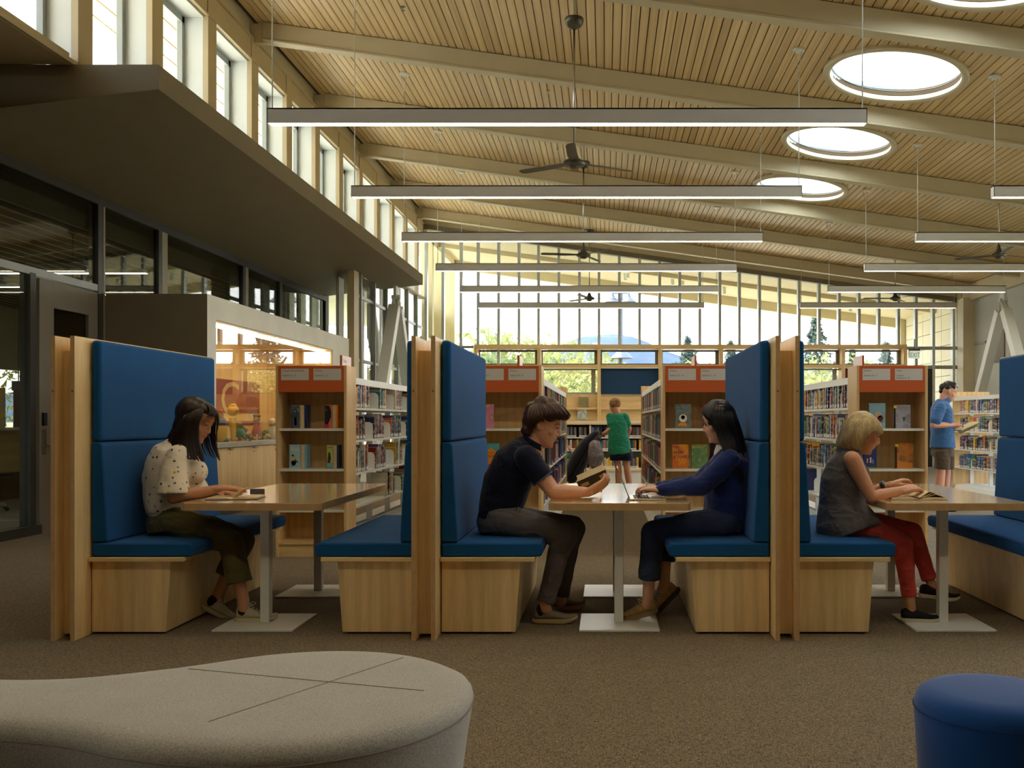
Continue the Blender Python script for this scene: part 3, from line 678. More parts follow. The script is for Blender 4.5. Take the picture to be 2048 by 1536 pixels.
panel_pair(-1.006, 'plywood booth partition behind the young man, left of centre')
panel_pair(1.006, 'plywood booth partition behind the dark haired woman in the navy cardigan')
panel_pair(3.02, 'plywood booth partition at the far right, only its left board edge seen')
bench(-2.93, 1, 'blue bench that the woman in the floral blouse sits on')
bench(-1.074, -1, 'empty blue bench facing left, left of the middle partition')
bench(-.938, 1, 'blue bench the young man in the polo shirt sits on')
bench(.938, -1, 'blue bench the woman with the laptop sits on')
bench(1.074, 1, 'blue bench the blond woman in red trousers sits on')
bench(2.95, -1, 'blue bench at the right picture edge, facing left, empty')
def table(x, label):
    o = thing('booth_table', label, 'table', (x, 5.43, 0), group='maple booth tables on white pedestals')
    w_ = .408; L = 1.68; c = .035; pl = [(-w_+c, 0), (w_-c*.4, 0), (w_, c*.6), (w_, L-.03), (w_-.03, L), (-w_+.03, L), (-w_, L-.03), (-w_, c)]
    MB().prism(pl, .739, .745, 'z').build('table_top', W_top, o, bevel=.001, seg=1)
    MB().prism(pl, .702, .739, 'z').build('top_edge', PLYZ, o)
    for yy in (.27, 1.31):
        MB().box(-.027, .027, yy-.03, yy+.03, .012, .702).build('leg', WHITE, o, bevel=.003)
        MB().box(-.233, .233, yy-.235, yy+.235, 0, .012).build('base_plate', WHITE, o, bevel=.003)
        MB().box(-.2, .2, yy-.03, yy+.03, .694, .702).build('top_bracket', WHITE, o)
    return o
table(-2.035, 'maple booth table in front of the woman in the floral blouse')
table(.08, 'maple booth table between the young man and the woman with the laptop')
table(2.02, 'maple booth table in front of the blond woman, running out of the picture')

# ================================================================== OTTOMANS
def catmull(pts, n=10):
    out = []; N = len(pts)
    for i in range(N):
        p0, p1, p2, p3 = (Vector(pts[(i+k-1) % N]) for k in range(4))
        for j in range(n):
            t = j/n; out.append(.5*((2*p1)+(-p0+p2)*t+(2*p0-5*p1+4*p2-p3)*t*t+(-p0+3*p1-3*p2+p3)*t**3))
    return out
GREYF = fabric('heather_grey_wool', (168, 164, 154), sc=230, dk=.72, bstr=.5, sheen=.3)
GSEAM = plain('grey_seam', (128, 120, 106), .9)
ot = thing('bean_ottoman', 'grey wool bean-shaped ottoman cut off at the lower left', 'ottoman', (-1.2, 2.75, 0))
oc = [(-.39,2.78),(-.44,2.98),(-.62,3.17),(-.86,3.25),(-1.12,3.2),(-1.38,3.02),(-1.66,2.9),(-2.0,2.93),(-2.4,3.12),(-2.75,3.05),(-2.9,2.75),(-2.75,2.42),(-2.4,2.28),(-2.05,2.36),(-1.72,2.46),(-1.42,2.42),(-1.12,2.3),(-.8,2.26),(-.55,2.38),(-.42,2.57)]
ring = catmull([(a, b, 0) for a, b in oc], 8); cxy = Vector((-1.3, 2.76, 0)); N = len(ring)
def inset(d):
    o_ = []
    for i in range(N):
        t = (ring[(i+1) % N]-ring[i-1]).normalized(); nrm = Vector((-t.y, t.x, 0)); o_.append(ring[i]+nrm*d)
    return o_
m = MB(); lv = [(.055,0.0),(.05,.02),(.035,.15),(.015,.3),(.002,.375),(.0,.395),(.004,.412),(.016,.428),(.035,.438),(.07,.443),(.12,.4445)]
vs = []
for d, z in lv:
    for p in inset(d): vs.append((p.x, p.y, z))
fs = [(i*N+k, i*N+(k+1) % N, (i+1)*N+(k+1) % N, (i+1)*N+k) for i in range(len(lv)-1) for k in range(N)]
fs.append(tuple(range((len(lv)-1)*N, len(lv)*N)))
m.add(vs, fs); m.build('upholstery', GREYF, ot, world=True, smooth=1)
sm = MB(); sm.tube([Vector((p.x, p.y, .392)) for p in inset(-.001)]+[Vector((*inset(-.001)[0].xy, .392))], .0022, 6)
def seam(a, b, n=14, z=.4452):
    a, b = Vector(a), Vector(b); sm.tube([Vector((*(a.lerp(b, t/n)).xy, z)) for t in range(n+1)], .0012, 5)
seam((-1.3,2.96,0),(-.52,2.72,0)); seam((-1.02,2.44,0),(-.66,3.1,0))
for k in (136, 110):
    p = [inset(d+-.001)[k] for d, z in lv[:6]]; sm.tube([Vector((q.x, q.y, z)) for q, (d, z) in zip(p, lv[:6])], .0022, 5)
sm.build('seam', GSEAM, ot, world=True)
MB().prism([(p.x, p.y) for p in inset(.09)], 0, .012, 'z').build('plinth', BLACK, ot, world=True)
pf = thing('round_pouf', 'round deep blue felt pouf at the lower right corner', 'pouf', (1.125, 2.745, 0))
MB().lathe([(.2,.0),(.205,.02),(.212,.2),(.222,.36),(.224,.385),(.221,.405),(.21,.425),(.19,.437),(.15,.443),(.05,.446),(.0,.446)], 64, close=False).build('upholstery', BLUE2, pf, smooth=1)
m = MB(); m.tube([(.2255*math.cos(t*PI/32), .2255*math.sin(t*PI/32), .386) for t in range(65)], .0016, 5)
for a in (-1.45, .6, 2.7): m.tube([(r_*math.cos(a), r_*math.sin(a), z) for r_, z in ((.206,.02),(.2135,.2),(.2235,.36),(.2255,.386))], .0014, 5)
m.build('seam', plain('navy_seam', (14,40,84), .9), pf)

# ================================================================== BOOKCASE END UNITS
RNG = random.Random(11)
def swatch(name, cols, sc=14, rough=.3, seed=0):
    m, nt, b = newmat(name); v = coords(nt, (1,1,1)); vo = nt.nodes.new('ShaderNodeTexVoronoi'); vo.inputs['Scale'].default_value = sc
    n = noi(nt, v, sc*.7, 4, .6, 1.2); mx = nt.nodes.new('ShaderNodeVectorMath'); mx.operation = 'ADD'
    cb = nt.nodes.new('ShaderNodeCombineXYZ'); cb.inputs[0].default_value = seed; cb.inputs[2].default_value = seed*.37
    lk(nt, v, mx.inputs[0]); lk(nt, cb.outputs[0], mx.inputs[1]); lk(nt, mx.outputs[0], vo.inputs['Vector'])
    st = [(.18+.62*i/(len(cols)-1), sl(c)) for i, c in enumerate(cols)]
    a = ramp(nt, n, st); b2 = ramp(nt, vo.outputs['Distance'], [(.1, sl(cols[-1])), (.35, sl(cols[0])), (.6, sl(cols[len(cols)//2]))])
    lk(nt, mix(nt, .42, a, b2), b.inputs['Base Color']); b.inputs['Roughness'].default_value = rough; b.inputs['Coat Weight'].default_value = .5; return m
def face_book(loc, w_, h, t, cols, label, txt=None, tcol=None, tsz=.03, open_=False, spine=None, tilt=0, art=None, seed=1):
    o = thing('book', label, 'book', loc, group='books displayed face out on the bookcase ends')
    o.rotation_euler = (R(-tilt), 0, 0); cm = swatch('cover_art_%d' % seed, cols, seed=seed)
    MB().box(-w_/2+.002, w_/2-.001, .002, t-.002, .002, h-.002).build('pages', PAGES, o)
    MB().box(-w_/2, w_/2, 0, .0022, 0, h).box(-w_/2, w_/2, t-.0022, t, 0, h).box(-w_/2, -w_/2+.002, 0, t, 0, h).build('cover', cm, o)
    if open_:   # second half standing open: fore edge turned to the viewer
        c2 = spine or INK
        MB().box(w_/2+.004, w_/2+.004+open_*.62, .01, .09, .003, h-.004).build('page_block', PAGES, o)
        MB().box(w_/2+.004+open_*.62, w_/2+.004+open_, -.0, .1, 0, h).build('back_cover', c2, o)
    if txt:
        for k, tline in enumerate(txt.split('/')):
            text(tline, tsz, tcol, o, (-w_/2+.012, -.0005, h-.012-tsz*(k+.8)), sx=.8)
    if art:
        for (kind, args, mt) in art:
            m = MB()
            if kind == 'poly': m.prism(args, -.0012, 0.0, 'y')
            elif kind == 'disc': m.prism([(args[0]+args[2]*math.cos(2*PI*k/20), args[1]+args[2]*math.sin(2*PI*k/20)) for k in range(20)], -.0014, 0.0, 'y')
            m.build('printed_art', mt, o)
    return o
def flat(name, c): return plain(name, c, .4, var=.04)
def end_unit(xc, signs, label, flag=None, flag_side=-1, flagtext='', shelves=(1.145,.785,.42)):
    y = 8.43; w_ = .315; o = thing('end_bookcase', label, 'bookcase', (xc, y, 0), group='maple bookcase ends with orange headers')
    H = 1.705; D = .32
    for s_ in (-1, 1):
        a, b = sorted((s_*w_, s_*(w_-.024))); MB().box(a, b, 0, D, 0, H).build('side_panel', W_case, o, bevel=.0015, seg=1)
    MB().box(-w_+.024, w_-.024, D-.02, D, 0, H-.01).build('back_panel', W_case, o)
    MB().box(-w_+.024, w_-.024, 0, D-.02, .115, .135).box(-w_+.024, w_-.024, .02, .035, 0, .115).build('plinth', W_x, o, bevel=.001, seg=1)
    MB().box(-w_+.024, w_-.024, -.003, .02, H-.238, H-.003).build('header', ORANGE, o, bevel=.001, seg=1)
    MB().box(-w_+.024, w_-.024, .02, D-.02, H-.03, H-.012).build('top_panel', W_case, o)
    for z in shelves: MB().box(-w_+.024, w_-.024, .02, D-.02, z-.022, z).build('shelf', WHITE, o, bevel=.001, seg=1)
    for k, t in enumerate(signs):
        cx = -w_+.05 if k == 0 else .022
        MB().box(cx, cx+.245, -.006, -.003, H-.132, H-.03).build('sign_card', PAPER, o)
        for j, ln in enumerate(t.split('/')):
            if ln: text(ln.replace('|', '/'), .0205, INK, o, (cx+.012, -.0062, H-.054-.0215*j), sx=.95)
    if flag is not None:
        MB().box(flag, flag+.016, .0, .30, H, H+.09).build('fin_sign', ORANGE, o)
        MB().box(flag+flag_side*.002+(0 if flag_side < 0 else .016), flag+flag_side*.002+(.016 if flag_side > 0 else 0)+.002, .004, .30, H+.0, H+.088).build('fin_face', plain('pale_pink_film', (226,196,190), .35), o)
        if flagtext:
            r_ = (PI/2, 0, PI/2) if flag_side > 0 else (PI/2, 0, -PI/2)
            text(flagtext, .05, PAPER, o, (flag+(.0205 if flag_side > 0 else -.003), .03 if flag_side > 0 else .28, H+.03), r_, sx=.8)
    return o
end_unit(-2.612, ('J Graphic Novels (J|GN)//Authors: A - Z', 'J Fiction//Authors: S - Z'), 'maple bookcase end with orange header, between the first booth table and the middle partition', .255, 1, 'Comics')
end_unit(-.883, ('J Fiction//Authors: R - S', 'J Fiction//Authors: M - R'), 'maple bookcase end with orange header, behind the young man', .10, 1)
end_unit(.822, ('J Fiction//Authors: H - M', 'J Fiction//Authors: C - H'), 'maple bookcase end with orange header, behind the dark haired woman with the laptop', -.03, -1)
end_unit(2.545, ('J Fiction//Authors: B - C', 'J New//J Fiction/Authors: A - B'), 'maple bookcase end with orange header, behind the blond woman', -.265, -1)
K = flat('cover_black', (24,22,26)); YEL = flat('cover_yellow', (222,176,30)); SKB = flat('cover_sky_blue', (120,170,190)); WHT = flat('cover_cream', (230,222,200))
NAVY = flat('cover_navy', (26,44,92)); PNK = flat('cover_magenta', (190,30,96)); PUR = flat('cover_purple', (96,20,96)); SLT = flat('cover_slate', (60,74,90)); ORC = flat('cover_orange', (232,140,44)); BRN = flat('cover_brown', (70,40,30)); TEA = flat('cover_teal', (30,110,120))
def fx(u, xc=0, y=8.5): return (u-U0)*y/F
YD = 8.5
face_book((fx(590.5), YD, 1.146), .078, .21, .02, [(40,44,60),(90,100,120),(190,160,90)], 'dark blue book with a gabled house and lit yellow door, standing open', None, None, open_=.062, spine=NAVY, seed=1,
  art=[('poly', [(-.037,.02),(.034,.02),(.034,.135),(0,.185),(-.037,.135)], SLT), ('poly', [(-.008,.025),(.012,.025),(.012,.095),(-.008,.095)], YEL), ('disc', (-.002,.15,.008), SKB), ('poly', [(-.037,.102),(.034,.102),(.034,.106),(-.037,.106)], K)])
face_book((fx(656.8), YD, 1.146), .066, .21, .02, [(214,110,70),(226,120,80),(200,80,60)], 'orange book with a black silhouette figure, standing open', None, None, open_=.047, spine=ORC, seed=2,
  art=[('poly', [(-.032,.04),(-.005,.03),(.01,.07),(.024,.1),(.026,.15),(.01,.2),(-.03,.205)], K), ('poly', [(-.033,.002),(.006,.002),(.006,.033),(-.033,.036)], PNK), ('disc', (-.02,.165,.014), SLT)])
face_book((fx(589.5), YD, .786), .1, .215, .02, [(150,195,212),(160,200,215),(130,180,200)], 'light blue book titled Roll with a girl in a wheelchair, standing open', 'Roll', WHT, .062, open_=.055, spine=SKB, seed=3,
  art=[('disc', (-.01,.05,.022), K), ('disc', (-.01,.05,.018), SKB), ('poly', [(-.03,.07),(.0,.068),(.006,.1),(-.02,.11)], YEL), ('disc', (-.018,.118,.01), BRN), ('poly', [(.0,.075),(.028,.05),(.032,.055),(.004,.085)], BRN), ('poly', [(-.04,.024),(.03,.024),(.03,.027),(-.04,.027)], K)])
face_book((fx(659.5), YD, .786), .055, .21, .02, [(196,204,90),(180,200,110),(110,150,160)], 'lime green book with climbing figures, standing open, dark blue back', 'SWIM', K, .02, open_=.05, spine=NAVY, seed=4,
  art=[('poly', [(-.02,.05),(.0,.045),(.012,.09),(.004,.14),(-.01,.15),(-.016,.1)], BRN), ('poly', [(-.026,.002),(.026,.002),(.026,.05),(-.02,.06)], SKB)])
face_book((fx(975), YD, 1.146), .11, .215, .02, [(150,120,90),(210,130,170),(220,190,50)], 'pink and yellow picture book beside the blue cushion, behind the young man', None, None, seed=5)
face_book((fx(982), YD, .786), .145, .225, .02, [(70,150,160),(80,160,165),(60,140,150)], 'teal book with an orange peak lettered ROLLIN, behind the young man', None, None, seed=6,
  art=[('poly', [(-.07,.02),(.066,.02),(.066,.14),(-.0,.185),(-.07,.13)], ORC), ('poly', [(-.072,.0),(.07,.0),(.07,.025),(.05,.045),(.03,.025),(.0,.05),(-.03,.025),(-.05,.04),(-.072,.02)], flat('cover_coral', (220,90,60)))])
o_ = C.objects[-1]
text('ROLLIN', .034, K, [x for x in C.objects if x.get('label','').startswith('teal book')][0], (-.058, -.0022, .1), sx=.85); text('HAPPY-HAZE', .014, K, [x for x in C.objects if x.get('label','').startswith('teal book')][0], (-.05, -.0022, .135))
face_book((fx(1366), YD, 1.146), .145, .215, .03, [(60,76,74),(120,130,120),(150,140,120)], 'dark green book with a girl in a glowing halo, titled Spirits', 'The Night/Spirits', SKB, .03, seed=7,
  art=[('disc', (.0,.09,.036), WHT), ('disc', (.0,.098,.018), K), ('disc', (.002,.092,.012), flat('cover_skin', (206,160,130))), ('poly', [(-.02,.05),(.024,.05),(.016,.08),(-.012,.08)], flat('cover_blue', (80,110,160))), ('poly', [(-.05,.02),(.04,.02),(.024,.05),(-.03,.05)], ORC)])
face_book((fx(1420), YD, 1.146), .13, .215, .02, [(80,60,130),(160,60,50),(120,100,150)], 'purple and red book half hidden by the dark haired woman', None, None, seed=8)
face_book((fx(1360.5), YD, .786), .145, .215, .02, [(190,40,50),(226,150,40),(170,40,80)], 'red and orange book with large purple letters on the middle bookcase', 'THE/BREAK/& TUMBLE', PUR, .04, seed=9)
face_book((fx(1399), YD, .786), .145, .215, .02, [(40,100,90),(110,150,90),(190,180,90)], 'green book with yellow lettering beside the red and orange book', 'BIRDLAND', YEL, .026, seed=10)
face_book((fx(1754), YD, 1.146), .15, .225, .02, [(110,160,180),(140,180,190),(170,150,120)], 'light blue book with a pale sea creature, behind the blond woman', None, None, seed=11,
  art=[('disc', (.012,.12,.03), flat('cover_sand', (200,170,140))), ('disc', (.03,.09,.026), BRN), ('poly', [(.02,.055),(.06,.055),(.06,.062),(.02,.062)], flat('cover_red', (190,50,50)))])
face_book((fx(1804.5), YD, 1.146), .15, .21, .03, [(120,120,130),(170,170,180),(130,110,110)], 'silvery plastic-wrapped book with a yellow corner sticker, upper shelf', None, None, seed=12,
  art=[('poly', [(-.075,.0),(-.06,.0),(-.06,.18),(-.075,.18)], K), ('poly', [(-.077,.18),(-.05,.18),(-.05,.2),(-.077,.2)], flat('yellow_sticker', (236,210,30))), ('poly', [(-.0,.1),(.03,.1),(.015,.05)], flat('cover_green', (60,90,70)))])
face_book((fx(1740), YD, .786), .12, .24, .02, [(30,60,110),(50,60,110),(40,90,130)], 'dark blue book with small dancing figures, behind the blond woman', None, None, seed=13,
  art=[('poly', [(-.06,.0),(.06,.0),(.06,.014),(-.06,.014)], flat('cover_moss', (110,130,40))), ('poly', [(-.03,.05),(-.02,.05),(-.015,.09),(-.028,.09)], ORC), ('poly', [(.0,.05),(.01,.05),(.012,.1),(.0,.1)], WHT), ('poly', [(.02,.045),(.034,.045),(.03,.08),(.02,.085)], flat('cover_lilac', (160,130,180)))])
face_book((fx(1808), YD, .786), .16, .225, .03, [(50,44,50),(190,120,50),(90,80,80)], 'dark and orange plastic-wrapped book with a yellow corner sticker, lower shelf', None, None, seed=14,
  art=[('poly', [(-.08,.0),(-.064,.0),(-.064,.2),(-.08,.2)], K), ('poly', [(-.082,.19),(-.05,.19),(-.05,.215),(-.082,.215)], flat('yellow_sticker_two', (236,210,30))), ('poly', [(-.06,.0),(.08,.0),(.08,.05),(.0,.06),(-.06,.075)], flat('cover_amber', (206,130,50)))])

# ================================================================== STEEL SHELVING RUNS
STEEL = plain('white_shelf_steel', (232, 232, 226), .4, var=.02)
LV = (.42, .73, 1.035, 1.335)
def run(xe, s, y0, y1, label, xback=None, levels=LV):
    """xe = outer edge x of the aisle face; s = +1 if faces +x."""
    o = thing('steel_shelving', label, 'shelving', (xe-s*.315, y0, 0), group='white steel shelving runs')
    L = y1-y0; W_ = .315; nb = max(1, round(L/.9)); bl = L/nb
    for k in range(nb+1):
        yy = min(k*bl, L-.03); MB().box(-.03, .03, yy, yy+.03, 0, 1.62).build('upright', STEEL, o)
    for side in (-1, 1):
        for z in levels:
            for k in range(nb):
                a, b = sorted((side*.035, side*.30)); m = MB().box(a, b, k*bl+.004, (k+1)*bl-.004, z-.006, z)
                a2, b2 = sorted((side*.30, side*.303)); m.box(a2, b2, k*bl+.004, (k+1)*bl-.004, z-.022, z); m.build('shelf', STEEL, o)
        a, b = sorted((side*.03, side*.31)); MB().prism([(a if side > 0 else b, 0), (b if side > 0 else a, 0), (side*.27, .11), (side*.03, .13)] if side > 0 else [(b, 0), (side*.03, .13), (side*.27, .11), (a, 0)], 0, L).build('base_shelf', STEEL, o)
    MB().box(-.3, .3, 0, L, 1.60, 1.612).box(-.303,-.3,0,L,1.55,1.612).box(.3,.303,0,L,1.55,1.612).build('canopy_shelf', STEEL, o)
    MB().box(-.315, .315, L, L+.025, 0, 1.705).build('end_panel', W_case, o, bevel=.0015, seg=1)
    return o
Y8 = 8.755
run(-2.30, 1, Y8, 14.0, 'white steel shelving run seen left of the middle partition')
run(-.57, 1, Y8, 14.0, 'white steel shelving run left of the aisle, behind the young man')
run(.51, -1, Y8, 13.6, 'white steel shelving run right of the aisle with full book rows')
run(2.235, -1, Y8, 14.0, 'white steel shelving run between the right partition and the blond woman')
run(6.0, -1, 13.0, 16.4, 'white steel shelving run at the right that the standing man faces')
tag(MB().box(0,.014,0,.5,0,.13).build('aisle_sign', ORANGE, origin=(6.02,14.0,1.612)), 'orange sign on top of the right hand shelving, left of the big blue cushion', 'sign')
text('Children', .085, PAPER, C.objects['aisle_sign'], (-.001, .47, .04), (PI/2, 0, -PI/2), sx=.8)
# ---- books on the runs
def book_mat(name, var):
    m, nt, b = newmat(name); oi = nt.nodes.new('ShaderNodeObjectInfo'); v = coords(nt, (.15,.15,5)); 
    ad = nt.nodes.new('ShaderNodeVectorMath'); cb = nt.nodes.new('ShaderNodeCombineXYZ'); mu = nt.nodes.new('ShaderNodeMath'); mu.operation = 'MULTIPLY'; mu.inputs[1].default_value = 90
    lk(nt, oi.outputs['Random'], mu.inputs[0]); lk(nt, mu.outputs[0], cb.inputs[2]); lk(nt, v, ad.inputs[0]); lk(nt, cb.outputs[0], ad.inputs[1])
    n = noi(nt, ad.outputs[0], 1.0, 1); band = ramp(nt, n, [(.52, (0,0,0)), (.54, (1,1,1))])
    inv = mix(nt, .4, oi.outputs['Color'], (.75,.7,.6)); lk(nt, mix(nt, band, oi.outputs['Color'], inv), b.inputs['Base Color'])
    b.inputs['Roughness'].default_value = .35; b.inputs['Coat Weight'].default_value = .3; return m
BK = book_mat('book_cover_printed', 0); STK = plain('white_spine_sticker', (225,225,220), .5)
bm0 = MB()   # unit book: spine at x=0 facing -x, depth 1 (x), thickness 1 (y), height 1 (z)
bm0.box(0, 1, 0, .1, 0, 1, 0).box(0, 1, .9, 1, 0, 1, 0).box(0, .05, 0, 1, 0, 1, 0).box(.05, .97, .1, .9, .01, .985, 1).box(-.006, .0, .05, .95, .04, .18, 2)
b0 = bm0.build('book', [BK, PAGES, STK]); bmesh_ = b0.data; bpy.data.objects.remove(b0)
PAL = [('red', (150,34,34)), ('navy', (34,48,92)), ('black', (30,28,32)), ('teal', (36,110,116)), ('yellow', (214,170,40)), ('grey', (120,124,128)), ('purple', (92,56,110)), ('green', (54,104,62)), ('cream', (206,196,170)), ('orange', (202,104,44)), ('blue', (56,104,160)), ('brown', (92,60,44))]
ORD = ['first','second','third','fourth','fifth','sixth','seventh','eighth','ninth','tenth','eleventh','twelfth','thirteenth','fourteenth','fifteenth','sixteenth','seventeenth','eighteenth','nineteenth','twentieth']+['%s twenty' % x for x in ('one past','two past','three past','four past','five past','six past','seven past','eight past','nine past')]
ORD = ORD[:20]+['twenty-'+x for x in ('first','second','third','fourth','fifth','sixth','seventh','eighth','ninth')]+['thirtieth']+['thirty-'+x for x in ('first','second','third','fourth','fifth','sixth','seventh','eighth','ninth')]+['fortieth']+['forty-'+x for x in ('first','second','third','fourth','fifth','sixth','seventh','eighth','ninth')]+['fiftieth']+['fifty-'+x for x in ('first','second','third','fourth','fifth','sixth','seventh','eighth','ninth')]
SN = {1.335: 'top', 1.035: 'second', .73: 'third', .42: 'bottom'}
nbk = 0
def end_plate(x, s, y, z, label, grp):
    w_ = .17; h = .165; pl = [(0,0),(w_,0),(w_,h-.045)]+[(w_-.045+.045*math.cos(a), h-.045+.045*math.sin(a)) for a in (PI/8, PI/4, 3*PI/8)]+[(w_-.045, h),(0,h)]
    m = MB(); M = Matrix.Scale(s, 4, (1,0,0)); m.prism(pl if s > 0 else pl[::-1], 0, .0025, 'y', 0, M); m.box(*sorted((0, s*w_)), 0, .12, 0, .0015)
    o = m.build('bookend', STEEL, origin=(x, y, z)); tag(o, label, 'bookend', grp); return o
WH = {}
def fill(xe, s, y0, y1, z, where, grp, rng, tmin=.018, tmax=.05, groups=True, single=True, sink=None, gap=(.02,.1)):
    """row of upright books along a run shelf, spines towards s"""
    global nbk
    y = y0+.02; cnt = 0; left = rng.uniform(.25, .5); pl = 0
    while y < y1-.05:
        if groups and left <= 0:
            y += rng.uniform(*gap); left = rng.uniform(.22, .45)
            if single:
                end_plate(xe-s*.20, s, y, z, 'white bookend, %s from near end, %s' % (ORD[pl], where), 'white bookends'); pl += 1
            y += .006; continue
        t = rng.uniform(tmin, tmax)*(1 if rng.random() < .8 else 1.3); h = rng.uniform(.175, .25); dd = rng.uniform(.13, .17); cn, c = rng.choice(PAL); x = xe-s*(.012+rng.uniform(0,.012))
        if y+t > y1: break
        if single:
            o = bpy.data.objects.new('book', bmesh_); C.objects.link(o); o.location = (x, y, z); o.scale = (-s*dd, t, h)
            k = rng.uniform(.75, 1.2); o.color = (*[min(1, q*k) for q in sl(c)], 1)
            tag(o, '%s book, %s from near end, %s' % (cn, ORD[min(cnt, len(ORD)-1)], where), 'book', grp); nbk += 1
        else:
            ci = PAL.index((cn, c)); a, b = sorted((x, x-s*dd)); sink.box(a, b, y, y+t-.001, z, z+h, ci)
            sx = sorted((x, x+s*.001)); sink.box(sx[0], sx[1], y+t*.1, y+t*.9, z+h*.05, z+h*.18, len(PAL))
        y += t+.0008; left -= t; cnt += 1
rg = random.Random(5)
for z in LV:
    y0 = Y8+.0 if z != .42 else 10.0
    fill(-2.30, 1, y0, 11.3, z, SN[z]+' shelf left of the middle partition', 'upright books on the shelving left of the middle partition', rg, .03, .055, gap=(.28, .45))
for z in LV[1:]:
    fill(2.235, -1, Y8, 10.75, z, SN[z]+' shelf left of the blond woman', 'upright books on the shelving left of the blond woman', rg, .034, .056)
end_plate(2.235+.24, -1, 9.9, .42, 'large empty white bookend on the bare shelf behind the blond woman', 'white bookends'); end_plate(2.235+.24, -1, 10.5, .42, 'second empty white bookend on the bare shelf behind the blond woman', 'white bookends')
end_plate(-2.30-.2, 1, 9.0, .42, 'empty white bookend on the bare lower shelf left of the middle partition', 'white bookends')
for z in LV:
    if z > 1.3: continue
    fill(6.0, -1, 13.1, 16.2, z, SN[z]+' shelf in front of the standing man', 'upright books on the shelving in front of the standing man', rg, .06, .09)
fill(6.0, -1, 13.1, 16.2, 1.335-.0, 'top shelf in front of the standing man', 'upright books on the shelving in front of the standing man', rg, .06, .09)
SM = MB()
PM = [plain('spine_'+n, c, .4, var=.3, vs=40) for n, c in PAL]+[STK]
for (xe, s, ya, yb) in ((-.57, 1, Y8, 13.95), (.51, -1, Y8, 13.55)):
    for z in LV: fill(xe, s, ya, yb, z, '', '', rg, .018, .045, True, False, SM, gap=(.25,.4) if s > 0 else (.02,.1))
for z in LV: fill(-2.30, 1, 11.35, 13.95, z, '', '', rg, .02, .045, True, False, SM); fill(2.235, -1, 10.8, 13.95, z, '', '', rg, .02, .045, True, False, SM)
for k, (z) in enumerate(LV):
    for j, y in enumerate((9.3, 10.1, 10.9, 11.7, 12.5, 13.3)):
        end_plate(-.57-.2, 1, y+.12*(k % 2), z, 'white bookend left of the aisle, %s shelf, %s from the near end' % (SN[z], ORD[j]), 'white bookends left of the aisle')
# ---- low far bookcase with counter
LY = 17.6
lc = thing('low_bookcase', 'long low bookcase under a pale counter behind the woman in green', 'bookcase', (0, LY, 0))
MB().box(-2.2, 3.2, -.04, .4, 1.17, 1.20).build('counter', WHITE, lc); MB().box(-2.2, 3.2, -.045, -.03, 1.135, 1.17).build('counter_edge', W_x, lc)
MB().box(-2.2, 3.2, .36, .4, 0, 1.17).build('back_panel', plain('grey_green_back', (128,130,124), .7), lc)
for x in (-2.2, -.3, 1.4, 3.17): MB().box(x, x+.03, 0, .36, 0, 1.17).build('upright', STEEL, lc)
for z in (.90, .66, .33): MB().box(-2.17, 3.17, 0, .36, z-.02, z).build('shelf', STEEL, lc)
MB().box(-2.2, 3.2, -.01, .36, .27, .31).build('bottom_board', W_x, lc); MB().box(-2.17, 3.17, .02, .05, 0, .27).build('kick_panel', STEEL, lc)
for z in (.90, .66, .33):
    x = -2.15
    while x < 3.1:
        t = rg.uniform(.02, .045); dk = z == .90; h = rg.uniform(.17, .2) if z < .9 else rg.uniform(.18, .2); ci = rg.choice([1,2,2,5,11] if dk else range(12))
        if x < -.33 < x+t or rg.random() < .04: x += .05; continue
        SM.box(x, x+t-.001, LY+.03, LY+.2, z, z+h, ci); SM.box(x+.002, x+t-.003, LY+.029, LY+.03, z+.01, z+.035, 12); x += t
SM.build('books', PM, kind='stuff', label='many small upright books on the aisle shelves and the low far bookcase', cat='books')
# picture books on the far wall ledges
for (u, z, c, lb, sd) in ((1167.5, 0, [(120,110,90),(150,140,110),(200,190,80)], 'small brown picture book on the upper ledge of the far wall', 31), (1164.5, 1, [(60,130,150),(220,220,210),(40,44,50)], 'small blue and white picture book on the lower ledge of the far wall', 32)):
    y = Y0+.1; zz = EYE-((813.5, 838)[z]-V0)*y/F
    face_book(((u-U0)*y/F, y, zz), .25, .25, .02, c, lb, seed=sd)
# exit sign
p = at(1829, 707, 24.3); ex = thing('exit_sign', 'hanging EXIT sign with green letters by the far right glass', 'sign', (p.x, 24.3, p.z-.13))
MB().box(-.13, .13, -.012, .012, 0, .2).build('panel', emit('exit_panel', (.62,.72,.58), .22), ex); MB().box(-.135, .135, -.03, .03, .2, .25).tube([(0,0,.25),(0,0,.5)], .012, 8).build('housing', DGREY, ex)
MB().box(-.14, -.13, 0, .04, .02, .24).build('side', DGREY, ex)
text('EXIT', .17, plain('exit_green', (30,130,60), .4), ex, (-.115, -.013, .035), sx=.72)

